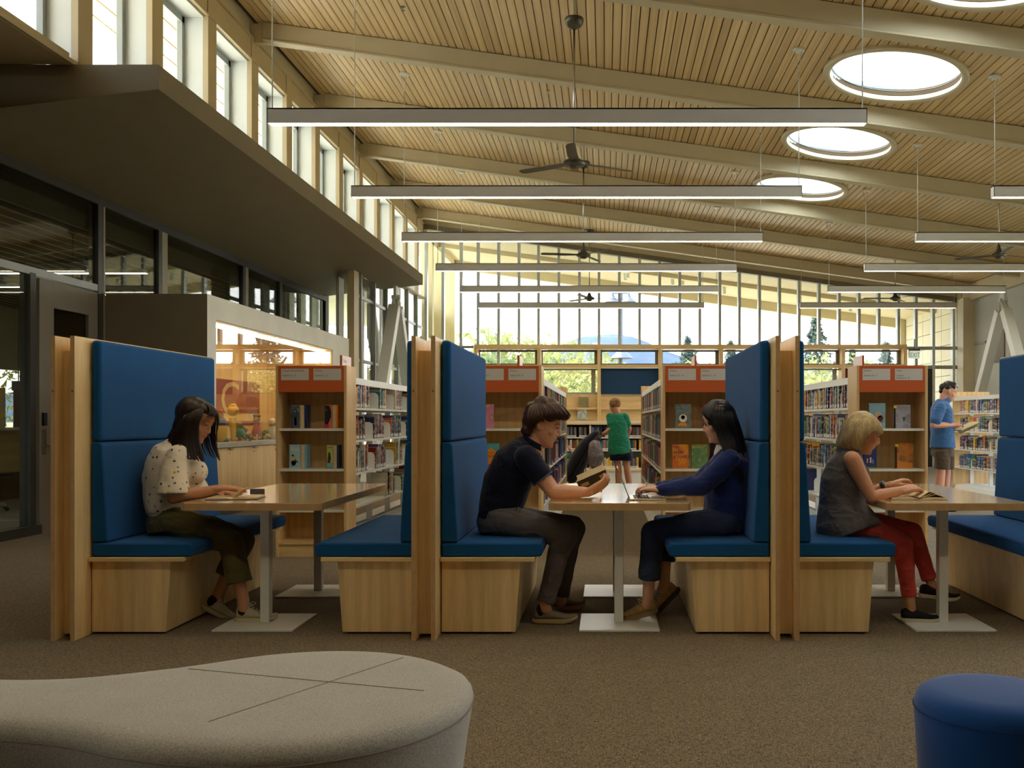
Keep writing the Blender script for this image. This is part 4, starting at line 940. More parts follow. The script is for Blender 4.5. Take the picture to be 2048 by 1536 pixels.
# ================================================================== DISPLAY CASE
XD = -4.82; dz = EYE+.317*4.82
dc = thing('display_case', 'built-in glazed display case with plaster surround and maple cupboards below', 'display case', (XD, 11.5, 0))
PL = plain('pale_concrete_surround', (216,216,208), .7, var=.06, vs=2); MBX = MB
ya, yb = 11.5, 17.85; oa, ob = 11.76, 16.8; zs, zo = .93, EYE+.257*4.82
def dp(name, m, mt, **k): return m.build(name, mt, dc, world=True, **k)
dp('surround', MB().box(XS+.05, XD, ya, oa, 0, dz).box(XS+.05, XD, ob, yb, 0, dz).box(XS+.05, XD, oa, ob, zo, dz), PL, bevel=.002, seg=1)
dp('side_wall', MB().box(XS+.05, XD-.001, ya-.004, ya, 0, dz), SOFF)
dp('lining', MB().box(XS+.1, XS+.12, oa, ob, zs, zo).box(XS+.1, XD-.02, oa, oa+.02, zs, zo).box(XS+.1, XD-.02, ob-.02, ob, zs, zo), W_z)
dp('top_lining', MB().box(XS+.1, XD-.02, oa, ob, zo-.02, zo), W_y)
dp('sill', MB().box(XS+.1, XD+.015, oa, ob, zs-.06, zs), plain('grey_sill', (170,168,160), .4), bevel=.002, seg=1)
dp('lamp_strip', MB().box(XD-.2, XD-.15, oa+.02, ob-.02, zo-.05, zo-.025), LAMPC)
gy = [oa, 12.95, 14.35, 15.6, ob]
for i in range(4): dp('pane', MB().box(XD-.03, XD-.024, gy[i]+.004, gy[i+1]-.004, zs, zo-.02), GLASSC)
for y in gy[1:4]: dp('clip', MB().box(XD-.034, XD-.012, y-.02, y+.02, zs-.02, zs+.03), CHROME)
n = 6
for i in range(n):
    a = oa+(ob-oa)*i/n; b = oa+(ob-oa)*(i+1)/n; d_ = dp('cupboard_door', MB().box(XD-.04, XD-.015, a+.003, b-.003, .1, zs-.065), W_z, bevel=.001, seg=1)
    hy = (b-.11 if i % 2 == 0 else b-.11)
    MB().box(XD-.015-XD, XD+.012-XD, a+.42-11.5, a+.55-11.5, zs-.09, zs-.075).build('pull', CHROME, d_)
    MB().lathe([(.012,0),(.012,.004)],10).build('lock', CHROME, d_).matrix_local = Matrix.Translation((-.014, a+.46-11.5, zs-.14)) @ Matrix.Rotation(PI/2, 4, 'Y')
dp('kick', MB().box(XD-.1, XD-.03, oa, ob, 0, .1), DARKM)
RB = plain('brick_red_banner', (150,70,56), .6)  # reflection in the case glass, painted as a red band inside
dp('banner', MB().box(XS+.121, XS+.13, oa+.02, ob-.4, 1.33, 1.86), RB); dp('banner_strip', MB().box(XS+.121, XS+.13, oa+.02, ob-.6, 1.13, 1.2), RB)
CRM = plain('cream_letters', (206,180,120), .5)  # letters of the same painted reflection
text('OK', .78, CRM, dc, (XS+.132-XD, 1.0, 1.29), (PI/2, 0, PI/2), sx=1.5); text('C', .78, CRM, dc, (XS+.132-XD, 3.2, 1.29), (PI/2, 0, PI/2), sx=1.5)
# shelf inside and toys
dp('glass_shelf', MB().box(XS+.3, XD-.2, oa+.1, ob-.1, 1.18, 1.19), glass('shelf_glass', (.9,.95,.92), 2))
TOY = {k: plain('toy_'+k, c, .35, var=.03) for k, c in dict(yellow=(236,196,30), blue=(50,70,150), green=(60,120,80), purple=(120,70,130), red=(190,60,50), tan=(206,160,110), white=(226,222,210), teal=(60,140,130), brown=(120,80,50), pink=(220,120,130)).items()}
def toy(u, v, sc, parts, label, y=None):
    x = XD-.3; yy = x*F/(u-U0); z0 = zs+.001
    o = thing('toy_figure', label, 'toy', (x, yy, z0), group='toys in the display case'); o.scale = (sc, sc, sc)
    for (nm_, kind, c, r, mt) in parts:
        m = MB()
        if kind == 'b': m.ball(c, r, 14)
        elif kind == 't': m.tube(c, r, 10)
        elif kind == 'x': m.box(*c)
        m.build(nm_, TOY[mt], o, smooth=1 if kind != 'x' else 0)
toy(440, 0, 1.0, [('body','b',(0,0,.13),(.1,.1,.14),'yellow'), ('jacket','b',(0,0,.25),(.085,.085,.09),'blue'), ('head','b',(0,0,.36),(.05,.05,.055),'tan'), ('hat','t',[(0,0,.39),(0,0,.43)],[.06,.02],'red'), ('foot','b',(.05,.05,.02),(.06,.04,.025),'green')], 'rounded toy with yellow body and blue jacket, leftmost in the display case')
toy(466, 0, 1.05, [('body','t',[(0,0,0),(0,0,.2),(0,0,.3)],[.03,.045,.05],'yellow'), ('head','b',(0,0,.4),(.075,.075,.07),'yellow'), ('hair','b',(0,0,.46),(.05,.05,.03),'yellow'), ('arm','t',[(0,.0,.28),(.0,.12,.3)],[.025,.018],'yellow'), ('face','b',(.05,-.03,.4),(.03,.03,.03),'tan')], 'tall plain yellow toy figure beside the first glass joint')
toy(478, 0, 1.0, [('body','b',(0,0,.09),(.09,.13,.09),'teal'), ('wing','b',(0,.06,.16),(.06,.1,.05),'green'), ('rider','b',(0,.0,.22),(.05,.05,.05),'tan'), ('tail','t',[(0,.1,.1),(0,.3,.15)],[.04,.02],'purple'), ('second_tail','t',[(.05,.1,.05),(.05,.3,.08)],[.04,.02],'purple')], 'teal and purple toy dragon with a green wing in the display case')
toy(514, 0, 1.0, [('base','t',[(0,0,0),(0,0,.04)],[.1,.08],'brown'), ('body','t',[(0,0,.04),(0,0,.24)],[.07,.05],'pink'), ('head','b',(0,0,.3),(.055,.055,.06),'tan'), ('cape','t',[(-.02,.05,.08),(-.01,.04,.26)],[.08,.04],'red'), ('hat','b',(0,0,.35),(.06,.06,.025),'brown')], 'pink and red toy figure on a brown base in the display case')
toy(532, 0, .8, [('body','b',(0,0,.06),(.07,.12,.06),'yellow'), ('top','b',(0,0,.13),(.06,.08,.05),'green'), ('head','b',(0,-.12,.1),(.04,.04,.04),'green'), ('wheel','b',(.06,.06,.02),(.02,.03,.03),'brown')], 'small yellow and green toy turtle car in the display case')
toy(545, 0, 1.0, [('body','t',[(0,0,0),(0,0,.2)],[.06,.05],'white'), ('head','b',(0,0,.27),(.05,.05,.05),'white'), ('scarf','t',[(0,0,.2),(0,0,.23)],[.055,.055],'tan')], 'white toy figure at the right end of the seen display case')
tiny = random.Random(9)
for i in range(10):
    u = 455+9*i; x = XD-.16; yy = x*F/(u-U0); c = tiny.choice(list(TOY))
    o = thing('toy_animal', 'tiny %s toy animal, %s from the left along the front of the display case' % (c, ORD[i]), 'toy', (x, yy, zs+.001), group='tiny toys along the display sill')
    MB().ball((0,0,.03),(.02,.035,.02),8).build('body', TOY[c], o, smooth=1); MB().ball((0,-.035,.045),(.014,.014,.014),8).build('head', TOY[c], o, smooth=1)
tag(MB().box(-.002,.002,-.03,.03,0,.09).build('name_card', TOY['white'], origin=(XD-.1, (XD-.1)*F/(514-U0), zs+.001)), 'small white card standing among the toys', 'card')

# office behind the partition: desk, posters, pendant, lamps
od = thing('reception_desk', 'horizontal grained wooden desk front behind the office glass', 'desk', (-9.6, 14.6, 0))
MB().box(-.4, .5, -2.2, 3, .42, 1.06).build('front', W_y, od); MB().box(-.42,.55,-2.3,3.1,1.06,1.1).build('top', WHITE, od)
MB().box(-.3,.4,-2.1,2.9,.0,.42).build('plinth', wood('dark_desk_wood',(120,84,56),'y'), od)
for i, (y, c, lb) in enumerate(((14.5, [(120,150,170),(220,180,60),(150,170,180)], 'grey poster with a yellow round animal face on the office desk'), (15.35, [(30,44,84),(110,40,40),(60,90,150)], 'dark blue and red poster leaning on the office desk'))):
    o = thing('poster', lb, 'poster', (-9.35, y, 1.1)); MB().box(-.004,.004,-.35,.3,0,.62).build('sheet', swatch('poster_%d' % i, c, 5, seed=40+i), o)
tag(MB().box(-.02,.02,-.25,.25,0,.12).build('office_sign', BLACK, origin=(-9.35, 15.9, 1.101)), 'black sign plate standing on the office desk beside the posters', 'sign')
oc_ = thing('office_chair', 'grey office chair base with castors behind the glass', 'chair', (-8.3, 12.7, 0))
for k in range(5):
    a = 2*PI*k/5; MB().tube([(0,0,.09),(.3*math.cos(a),.3*math.sin(a),.07)],[.03,.018],8).build('leg', CHROME, oc_); MB().ball((.3*math.cos(a),.3*math.sin(a),.03),.028,10).build('castor', BLACK, oc_, smooth=1)
MB().tube([(0,0,.08),(0,0,.45)],.03,10).build('column', CHROME, oc_); MB().box(-.25,.25,-.25,.25,.45,.52).build('seat', BLACK, oc_, bevel=.03); MB().box(-.27,-.22,-.22,.22,.6,1.05).build('backrest', BLACK, oc_, bevel=.02)
dl = thing('drop_box', 'dark cube outlet hanging on a cord in the office', 'outlet', (-8.0, 8.0*F/(1211-37), 1.62)); MB().box(-.06,.06,-.06,.06,0,.13).build('box', BLACK, dl, bevel=.004)
MB().tube([(0,0,.13),(0,0,1.2),(.02,.1,1.5),(0,.15,2.38)],.008,6).build('cord', BLACK, dl)
for i, (y, x) in enumerate(((9.5,-8.4),(12,-9.0),(14.5,-8.2),(17,-9.2),(10.8,-10.6),(16,-11))):
    o = thing('office_lamp', 'thin linear lamp on the office ceiling, number along the glass wall: %s' % ORD[i], 'ceiling lamp', (x, y, 3.46), group='office ceiling lamps')
    MB().box(-1.2,1.2,-.05,.05,0,.06).build('housing', WHITE, o); MB().box(-1.19,1.19,-.04,.04,-.006,0).build('diffuser', LAMP, o)
print('BOOKS', nbk)
# ================================================================== PEOPLE
def remeshed(m, voxel, smooth=3, fac=.5):
    me = bpy.data.meshes.new('tmp'); me.from_pydata([tuple(p) for p in m.v], [], m.f); me.validate()
    o = bpy.data.objects.new('tmp', me); C.objects.link(o)
    r = o.modifiers.new('r', 'REMESH'); r.mode = 'VOXEL'; r.voxel_size = voxel
    q = o.modifiers.new('s', 'SMOOTH'); q.factor = fac; q.iterations = smooth
    o.update_tag(); bpy.context.view_layer.update(); dg = bpy.context.evaluated_depsgraph_get()
    out = bpy.data.meshes.new_from_object(o.evaluated_get(dg)); bpy.data.objects.remove(o); bpy.data.meshes.remove(me); return out
def mesh_part(name, me, mats, parent, wr=None, label=None):
    me.materials.clear()
    for x in (mats if isinstance(mats, (list, tuple)) else [mats]): me.materials.append(x)
    n = len(me.vertices); co = np.empty(n*3); me.vertices.foreach_get('co', co); co = co.reshape(-1, 3)
    if wr:
        amp, sc, st = wr; no = np.empty(n*3); me.vertices.foreach_get('normal', no); no = no.reshape(-1, 3)
        d = np.array([noise.noise((p[0]*sc*st[0]+7, p[1]*sc*st[1], p[2]*sc*st[2]))+.5*noise.noise((p[0]*sc*2.3*st[0], p[1]*sc*2.3*st[1]+3, p[2]*sc*2.3*st[2])) for p in co])
        co = co+no*(d*amp)[:, None]
    rl = np.array(root_loc(parent)); me.vertices.foreach_set('co', (co-rl).ravel()); me.update()
    me.polygons.foreach_set('use_smooth', [True]*len(me.polygons))
    o = bpy.data.objects.new(name, me); C.objects.link(o); o.parent = parent
    if label: o['label'] = label
    return o
def limb(m, pts, rad, n=14, balls=True, hem=False):
    pts = [Vector(p) for p in pts]; m.tube(pts, rad, n)
    if balls:
        for p, r in list(zip(pts, rad))[:-1 if hem else None]: m.ball(p, r*.995, n)
def curve_pts(pts, k=6):
    pts = [Vector(p) for p in pts]; P = [pts[0]*2-pts[1]]+pts+[pts[-1]*2-pts[-2]]; out = []
    for i in range(1, len(P)-2):
        p0, p1, p2, p3 = P[i-1:i+3]
        for j in range(k):
            t = j/k; out.append(.5*((2*p1)+(-p0+p2)*t+(2*p0-5*p1+4*p2-p3)*t*t+(-p0+3*p1-3*p2+p3)*t**3))
    out.append(pts[-1]); return out
def interp(xs, ys, x): return float(np.interp(x, xs, ys))
HZ = [-.118,-.112,-.103,-.09,-.075,-.06,-.045,-.03,-.01,.012,.03,.05,.07,.09,.105,.114,.118]
HFm = [.045,.064,.077,.086,.0855,.0885,.0905,.0885,.086,.084,.0895,.091,.086,.070,.046,.022,.004]
HB = [.020,.0,-.015,-.03,-.045,-.062,-.076,-.088,-.096,-.100,-.101,-.099,-.092,-.076,-.054,-.028,-.004]
HW = [.010,.024,.033,.043,.051,.057,.062,.067,.071,.073,.0745,.0745,.071,.061,.045,.025,.004]
def head_parts(m, M, sc=1.0, fem=0, jaw=1.0):
    n, L = 40, 44; zs = [-.118+.236*i/(L-1) for i in range(L)]; vs = []
    for z in zs:
        f, b, w_ = interp(HZ, HFm, z), interp(HZ, HB, z), interp(HZ, HW, z)
        if z < -.03: w_ *= 1+(jaw-1)*min(1, (-.03-z)/.04)
        cx, rx = (f+b)/2, (f-b)/2
        for k in range(n):
            t = 2*PI*k/n; c_, s_ = math.cos(t), math.sin(t); q = 2.25 if c_ > 0 else 2.0
            x = cx+rx*math.copysign(abs(c_)**(2/q), c_); y = w_*math.copysign(abs(s_)**(2/q), s_)
            if c_ > 0:
                for ey in (-.031, .031): x -= .0095*math.exp(-((y-ey)/.0135)**2-((z-.013)/.0105)**2)
                x -= .004*math.exp(-((abs(y)-.045)/.012)**2-((z+.055)/.02)**2)
                x -= .0022*math.exp(-(y/.03)**2-((z+.073)/.006)**2)
            vs.append(M @ (Vector((x, y, z))*sc))
    fs = [(i*n+k, i*n+(k+1) % n, (i+1)*n+(k+1) % n, (i+1)*n+k) for i in range(L-1) for k in range(n)]
    fs += [tuple(range(n-1, -1, -1)), tuple(range((L-1)*n, L*n))]; m.add(vs, fs)
    def Q(x, y, z): return M @ (Vector((x, y, z))*sc)
    Rm = M.to_3x3(); nl = .003 if fem else .008
    m.tube([Q(.078,0,.02), Q(.088+nl*.3,0,.004), Q(.095+nl,0,-.02), Q(.094+nl*.6,0,-.029), Q(.084,0,-.035)], [r*sc for r in (.0065,.0075,.0095,.0095,.009)], 10)
    m.ball(Q(.0965+nl*.8,0,-.0235), .0095*sc, 12)
    for s in (-1, 1):
        m.ball(Q(.0895,s*.0115,-.0285), tuple(r*sc for r in (.0105,.0075,.0075)), 10, 0, Rm)
        m.ball(Q(.0735,s*.031,.011), .0128*sc, 12)
        m.tube([Q(.083,s*.012,.029), Q(.085,s*.028,.033), Q(.074,s*.05,.027)], [.0065*sc,.007*sc,.005*sc], 8)
        m.ball(Q(.058,s*.042,-.02), tuple(r*sc for r in (.022,.022,.022)), 12, 0, Rm)
        e_ = Matrix.Rotation(-.25, 3, 'Y')
        m.tube([Q(-.004,s*.073,-.026), Q(.006,s*.078,-.012), Q(-.002,s*.083,.012), Q(-.014,s*.086,.026), Q(-.026,s*.087,.018), Q(-.022,s*.085,-.004), Q(-.008,s*.078,-.024)], [r*sc for r in (.0055,.004,.004,.0048,.0048,.0045,.005)], 8)
        m.ball(Q(-.012,s*.077,.002), tuple(r*sc for r in (.013,.005,.02)), 10, 0, Rm)
    m.tube([Q(.0785,-.021,-.0515), Q(.0905,-.009,-.050), Q(.093,0,-.0505), Q(.0905,.009,-.050), Q(.0785,.021,-.0515)], [r*sc for r in (.0035,.005,.0052,.005,.0035)], 8)
    m.tube([Q(.078,-.019,-.0555), Q(.0885,-.008,-.0595), Q(.0905,0,-.060), Q(.0885,.008,-.0595), Q(.078,.019,-.0555)], [r*sc for r in (.0035,.0055,.006,.0055,.0035)], 8)
    m.ball(Q(.074,0,-.096), tuple(r*sc for r in (.0145,.02,.0145)), 14, 0, Rm)
def hand(m, wrist, d, nrm, side, curl=.35, sc=1.0, spread=.10, thumb=.9, fl=None):
    """palm along d, palm normal nrm (towards what it rests on), thumb on the `side` flank"""
    d = Vector(d).normalized(); nrm = Vector(nrm); nrm = (nrm-d*nrm.dot(d)).normalized(); a = d.cross(nrm)*side; W = Vector(wrist)
    pl = .088*sc
    for k in range(5):
        t = -1+k*.5; base = W+a*(t*.022*sc)-d*.012; top = W+d*(pl-.008*abs(t-.2))+a*(t*.031*sc)
        limb(m, [base, (base+top)/2-nrm*.002, top], [.0135*sc,.0145*sc,.0115*sc], 10)
    lens = [.068,.077,.072,.056]
    for k in range(4):
        t = 1-k*.667; ang = spread*(1.5-k)*.9; b = W+d*pl*.97+a*(t*.031*sc); dd = (d*math.cos(ang)+a*math.sin(ang)).normalized()
        cv = curl if not hasattr(curl, '__len__') else curl[k]; pts = [b]; th = cv*.5
        for j, fr_ in enumerate((.42,.32,.26)):
            q = dd*math.cos(th)+nrm*math.sin(th); pts.append(pts[-1]+q*lens[k]*sc*fr_*1.02); th += cv*.9
        limb(m, pts, [.0098*sc,.0088*sc,.0078*sc,.0066*sc], 10)
    b = W+d*.022*sc+a*.026*sc+nrm*.004; q = (d*.72+a*.62+nrm*.28*thumb).normalized(); q2 = (d*.9+a*.2+nrm*.35*thumb).normalized()
    limb(m, [b-d*.01, b+q*.036*sc, b+q*.036*sc+q2*.031*sc, b+q*.036*sc+q2*.054*sc], [.0155*sc,.0125*sc,.0098*sc,.0078*sc], 10)
def skin(name, c, lip=(170,92,84)):
    m, nt, b = newmat(name); c = sl(c); v = coords(nt); n = noi(nt, v, 60, 3); n2 = noi(nt, v, 9, 3)
    base = ramp(nt, n, [(.3, tuple(x*.93 for x in c)), (.7, tuple(min(1,x*1.05) for x in c))])
    base = mix(nt, .12, base, ramp(nt, n2, [(.35, (c[0], c[1]*.82, c[2]*.78)), (.65, c)]))
    at_ = nt.nodes.new('ShaderNodeAttribute'); at_.attribute_name = 'tint'
    base = mix(nt, at_.outputs['Fac'], base, sl(lip)); lk(nt, base, b.inputs['Base Color'])
    b.inputs['Roughness'].default_value = .5; b.inputs['Subsurface Weight'].default_value = .12; b.inputs['Subsurface Scale'].default_value = .01
    b.inputs['Subsurface Radius'].default_value = (1,.4,.25); return m
def tint(me, M, sc, offset):
    n = len(me.vertices); co = np.empty(n*3); me.vertices.foreach_get('co', co); co = co.reshape(-1, 3)+np.array(offset)
    Mi = np.array(M.inverted()); l = (co @ Mi[:3,:3].T+Mi[:3,3])/sc
    w_ = np.exp(-((np.abs(l[:,1])/.0185)**4)-((l[:,2]+.0545)/.0085)**4)*(l[:,0] > .07)*.75
    w_ += .1*np.exp(-((np.abs(l[:,1])-.045)/.016)**2-((l[:,2]+.02)/.018)**2)*(l[:,0] > .04)
    at_ = me.attributes.new('tint', 'FLOAT', 'POINT'); at_.data.foreach_set('value', np.clip(w_, 0, 1).astype(np.float32))
def hair_mat(name, c, hi, rough=.38):
    m, nt, b = newmat(name); v = coords(nt, (1,1,.12)); n = noi(nt, v, 170, 3); n2 = noi(nt, coords(nt, (1,1,.2)), 28, 2)
    base = ramp(nt, n, [(.3, sl(c)), (.7, sl(hi))]); base = mix(nt, .5, base, ramp(nt, n2, [(.35, sl(c)), (.7, sl(hi))]))
    lk(nt, base, b.inputs['Base Color']); b.inputs['Roughness'].default_value = rough; b.inputs['Specular IOR Level'].default_value = .4
    b.inputs['Anisotropic'].default_value = .5; return m
def strands(guides, per, r0, r1, jit, rng, seg=4, n=6):
    m = MB(); G = [curve_pts(g, seg) for g in guides]; L = min(len(g) for g in G)
    G = [[g[int(round(i*(len(g)-1)/(L-1)))] for i in range(L)] for g in G]
    for a, b in zip(G[:-1], G[1:]):
        for k in range(per):
            t = (k+rng.random())/per; j = Vector((rng.gauss(0,1), rng.gauss(0,1), rng.gauss(0,.6)))*jit; end = rng.uniform(.8, 1.0)
            pts = []
            for i in range(L):
                f = i/(L-1); q = a[i].lerp(b[i], t)+j*(.25+f)
                if f > end: break
                pts.append(q)
            if len(pts) > 3: m.tube(pts, [r0*(1-.15*i/len(pts))+(r1-r0)*(i/len(pts))**2 for i in range(len(pts))], n)
    return m
def foot(parent, heel, yaw, pitch, L, upm, solem, style='sneaker', lace=None, sock=None, ank=None):
    M = Matrix.Translation(heel) @ Matrix.Rotation(yaw, 4, 'Z') @ Matrix.Rotation(pitch, 4, 'Y'); s = L/.27
    ol = [(.0,.0),(.006,.024),(.03,.034),(.09,.034),(.15,.043),(.20,.046),(.24,.036),(.265,.014),(.27,0)]
    pl = [(x*s, y*s) for x, y in ol]+[(x*s, -y*s) for x, y in ol[1:-1]][::-1]
    th = {'sneaker': .026, 'slip': .022, 'derby': .024, 'runner': .03}[style]
    mm = MB(); pts = []; 
    N = len(pl); lv = [(0, .93), (th*.35, 1.0), (th, .985)]
    vs = []
    for z, q in lv:
        for x, y in pl:
            xr = (x-.13*s)*q+.13*s; up = .02*s*max(0, (x/s-.2)/.07)**2+(.006*s*max(0, (.03-x/s)/.03) if style == 'runner' else 0)
            vs.append(M @ Vector((xr, y*q, z*s+up)))
    fs = [(i*N+k, (i+1)*N+k, (i+1)*N+(k+1) % N, i*N+(k+1) % N) for i in range(2) for k in range(N)]+[tuple(range(N)), tuple(range(3*N-1, 2*N-1, -1))]
    so = MB(); so.add(vs, fs); 
    hi = {'sneaker': .088, 'slip': .072, 'derby': .082, 'runner': .095}[style]
    secs = [(.012,.026,hi*.86),(.035,.031,hi),(.07,.032,hi*.93),(.105,.034,hi*.84),(.14,.038,hi*.68),(.18,.041,hi*.54),(.22,.038,hi*.43),(.25,.026,hi*.34),(.264,.012,.03)]
    up_ = MB(); vs = []; n = 16
    for x, w_, h in secs:
        bot = th*.7
        for k in range(n):
            t = 2*PI*k/n; y = w_*math.copysign(abs(math.cos(t))**.85, math.cos(t)); z = bot+(h+.012-bot)*(.5+.5*math.sin(t)) if math.sin(t) > -1 else bot
            y *= 1-.28*max(0, math.sin(t))**2
            vs.append(M @ (Vector((x, y, z+ (.02*max(0,(x-.2)/.07)**2)))*s))
    fs = [(i*n+k, (i+1)*n+k, (i+1)*n+(k+1) % n, i*n+(k+1) % n) for i in range(len(secs)-1) for k in range(n)]+[tuple(range(n)), tuple(range(len(secs)*n-1, (len(secs)-1)*n-1, -1))]
    up_.add(vs, fs)
    o = mesh_part('shoe', remeshed(up_, .005, 3), upm, parent)
    s2 = so.build('sole', solem, o, smooth=50); s2.data.transform(Matrix.Translation(-root_loc(o)))
    if lace:
        lm = MB()
        for k in range(5):
            x = (.085+.02*k)*s; z = (hi*(.93-.11*k)+.016)*s
            lm.tube([M @ Vector((x, -.018*s, z-.006)), M @ Vector((x+.012, 0, z+.002)), M @ Vector((x, .018*s, z-.006))], .0028, 6)
        z = hi*.96*s+.014
        for sg in (-1, 1):
            lm.tube(curve_pts([M @ Vector((.085*s, 0, z)), M @ Vector((.10*s, sg*.028, z+.02)), M @ Vector((.12*s, sg*.035, z+.006)), M @ Vector((.095*s, sg*.012, z))], 4), .002, 5)
        lo = lm.build('laces', lace, o); lo.data.transform(Matrix.Translation(-root_loc(o)))
    if sock and ank:
        sm_ = MB(); c0 = M @ Vector((.052*s, 0, hi*.75*s)); limb(sm_, [c0, c0.lerp(ank, .28)], [.037, .034], 14); mesh_part('sock', remeshed(sm_, .006, 2), sock, parent)
    return M @ Vector((.052*s, 0, hi*.7*s))
def face_marks(parent, M, sc, brow, lid=.0, s_list=(-1, 1)):
    rl = root_loc(parent)
    def Q(x, y, z): return (M @ (Vector((x, y, z))*sc))-rl
    b = MB(); l = MB(); w_ = MB(); ir = MB()
    for s in (-1, 1):
        b.tube([Q(.0905,s*.015,.030), Q(.0885,s*.03,.0355), Q(.0765,s*.05,.031)], [.0016*sc,.0020*sc,.0008*sc], 6)
        w_.ball(Q(.0762,s*.031,.0095), tuple(r*sc for r in (.0108,.0125,.0052)), 12, 0, M.to_3x3())
        ir.ball(Q(.0845,s*.032,.0085), .0036*sc, 10)
        l.tube([Q(.0835,s*.0185,.0105), Q(.0885,s*.031,.0132), Q(.079,s*.0455,.0105)], [.0010*sc,.0017*sc,.0010*sc], 6)
        l.tube([Q(.087,s*.031,.0132), Q(.094,s*.034,.0105)], [.0012*sc,.0004*sc], 5); l.tube([Q(.082,s*.043,.0118), Q(.087,s*.047,.0095)], [.0012*sc,.0004*sc], 5)
    b.build('eyebrows', brow, parent, smooth=1); w_.build('eyes', EYEW, parent, smooth=1); ir.build('irises', IRIS, parent, smooth=1); l.build('eyelashes', LASH, parent)
EYEW = plain('eye_white', (214,206,196), .2, var=.01); IRIS = plain('dark_iris', (34,22,16), .15); LASH = plain('eyelash_black', (22,16,14), .7)
def head_matrix(ear, s, pitch, yaw=0, roll=0):
    return Matrix.Translation(ear) @ Matrix.Rotation((0 if s > 0 else PI)+yaw, 4, 'Z') @ Matrix.Rotation(pitch, 4, 'Y') @ Matrix.Rotation(roll, 4, 'X')
def torso(m, secs, n=20):
    """secs: (centre, half width, depth ratio)"""
    m.tube([c for c, w_, d in secs], [w_ for c, w_, d in secs], n, 0, [d for c, w_, d in secs], (1, 0, 0))
def person(name, label, loc): return thing(name, label, 'person', loc)
SK1 = skin('warm_tan_skin', (196,142,106)); SK2 = skin('light_skin', (222,166,134), (190,100,96)); SK3 = skin('olive_fair_skin', (214,166,136), (176,84,84)); SK4 = skin('sun_tanned_skin', (214,154,114), (186,104,92)); SK5 = skin('fair_skin_standing', (206,150,120))
SKINV = .0048

# ------------------------------------------------ woman in the floral blouse
def floral():
    m, nt, b = newmat('floral_cream_cotton'); v = coords(nt); vo = nt.nodes.new('ShaderNodeTexVoronoi'); vo.inputs['Scale'].default_value = 30; vo.inputs['Randomness'].default_value = .9; lk(nt, v, vo.inputs['Vector'])
    n = noi(nt, v, 90, 3); ad = nt.nodes.new('ShaderNodeMath'); ad.operation = 'MULTIPLY_ADD'; lk(nt, n, ad.inputs[0]); ad.inputs[1].default_value = .22; lk(nt, vo.outputs['Distance'], ad.inputs[2])
    spot = ramp(nt, ad.outputs[0], [(.0, (1,1,1)), (.35, (1,1,1)), (.37, (0,0,0))])
    hue = nt.nodes.new('ShaderNodeSeparateColor'); lk(nt, vo.outputs['Color'], hue.inputs[0])
    col = ramp(nt, hue.outputs[0], [(0, sl((60,58,70))), (.3, sl((60,58,70))), (.31, sl((206,168,60))), (.48, sl((206,168,60))), (.5, sl((140,50,60))), (.66, sl((140,50,60))), (.68, sl((130,120,96)))], 'CONSTANT')
    dens = ramp(nt, hue.outputs[1], [(.0, (1,1,1)), (.72, (1,1,1)), (.74, (0,0,0))])
    f = mix(nt, 1.0, spot, dens, 'MULTIPLY'); base = mix(nt, f, sl((232,220,196)), col); lk(nt, base, b.inputs['Base Color'])
    b.inputs['Roughness'].default_value = .9; b.inputs['Sheen Weight'].default_value = .2; bump(nt, b, noi(nt, coords(nt, (1,1,1.5)), 9, 1, .4, .8), .4, .02); return m
YC = 5.86
def P(u, v, dy=0): return at(u, v, YC+dy)
w1 = person('person', 'young woman with long dark hair in a cream floral blouse turning book pages', (-2.66, YC, .522))
e1 = P(391, 841); e1.y = YC; M1 = head_matrix(e1, 1, R(25), -.1); S1 = 1.1
b = MB(); head_parts(b, M1, S1, 1, .94)
nb_ = P(362, 886); limb(b, [M1 @ Vector((-.03,0,-.05)), nb_.lerp(M1 @ Vector((-.02,0,-.06)), .4), nb_], [.052,.049,.056])
torso(b, [(P(345,1050), .15,.7), (P(341,1005), .125,.72), (P(343,950), .13,.75), (P(352,905), .145,.6), (P(360,890), .07,.8)])
sN, sF = P(352,906,-.16), P(358,904,.16); eN, eF = P(346,996,-.2), P(372,992,.24); wN, wF = P(437,977,-.12), P(440,985,.2)
limb(b, [sN+Vector((0,.025,-.015)), sN.lerp(eN,.5), eN], [.036,.04,.036]); limb(b, [eN, eN.lerp(wN,.35), wN], [.035,.038,.024])
limb(b, [sF+Vector((0,-.025,-.015)), eF], [.036,.036]); limb(b, [eF, eF.lerp(wF,.35), wF], [.035,.038,.024])
hand(b, wN, (1,.25,.02), (.0,.1,-1), 1, [.35,.3,.28,.3], .98, .12); hand(b, wF, (.92,-.3,.02), (0,0,-1), -1, .3, .96)
hN, hF = P(345,1042,-.09), P(350,1042,.09); kN, kF = P(462,1084,-.12), P(486,1080,.12); aN, aF = P(487,1204,-.14), P(436,1190,.06)
for h_, k_, a_ in ((hN,kN,aN),(hF,kF,aF)):
    limb(b, [h_, k_], [.06,.042]); limb(b, [k_, k_.lerp(a_,.35), a_], [.04,.042,.035]); limb(b, [a_, a_+Vector((.0,0,-.05))], [.036,.034])
me = remeshed(b, SKINV, 2, .4); bo = mesh_part('body', me, SK1, w1); tint(me, M1, S1, root_loc(w1))
face_marks(w1, M1, S1, plain('dark_brow', (38,26,20), .8))
c = MB(); torso(c, [(P(339,1022,0), .155,.8), (P(336,1000), .16,.84), (P(340,960), .175,.9), (P(348,925), .18,.85), (P(352,900), .165,.66), (P(361,886), .085,.8)], 24)
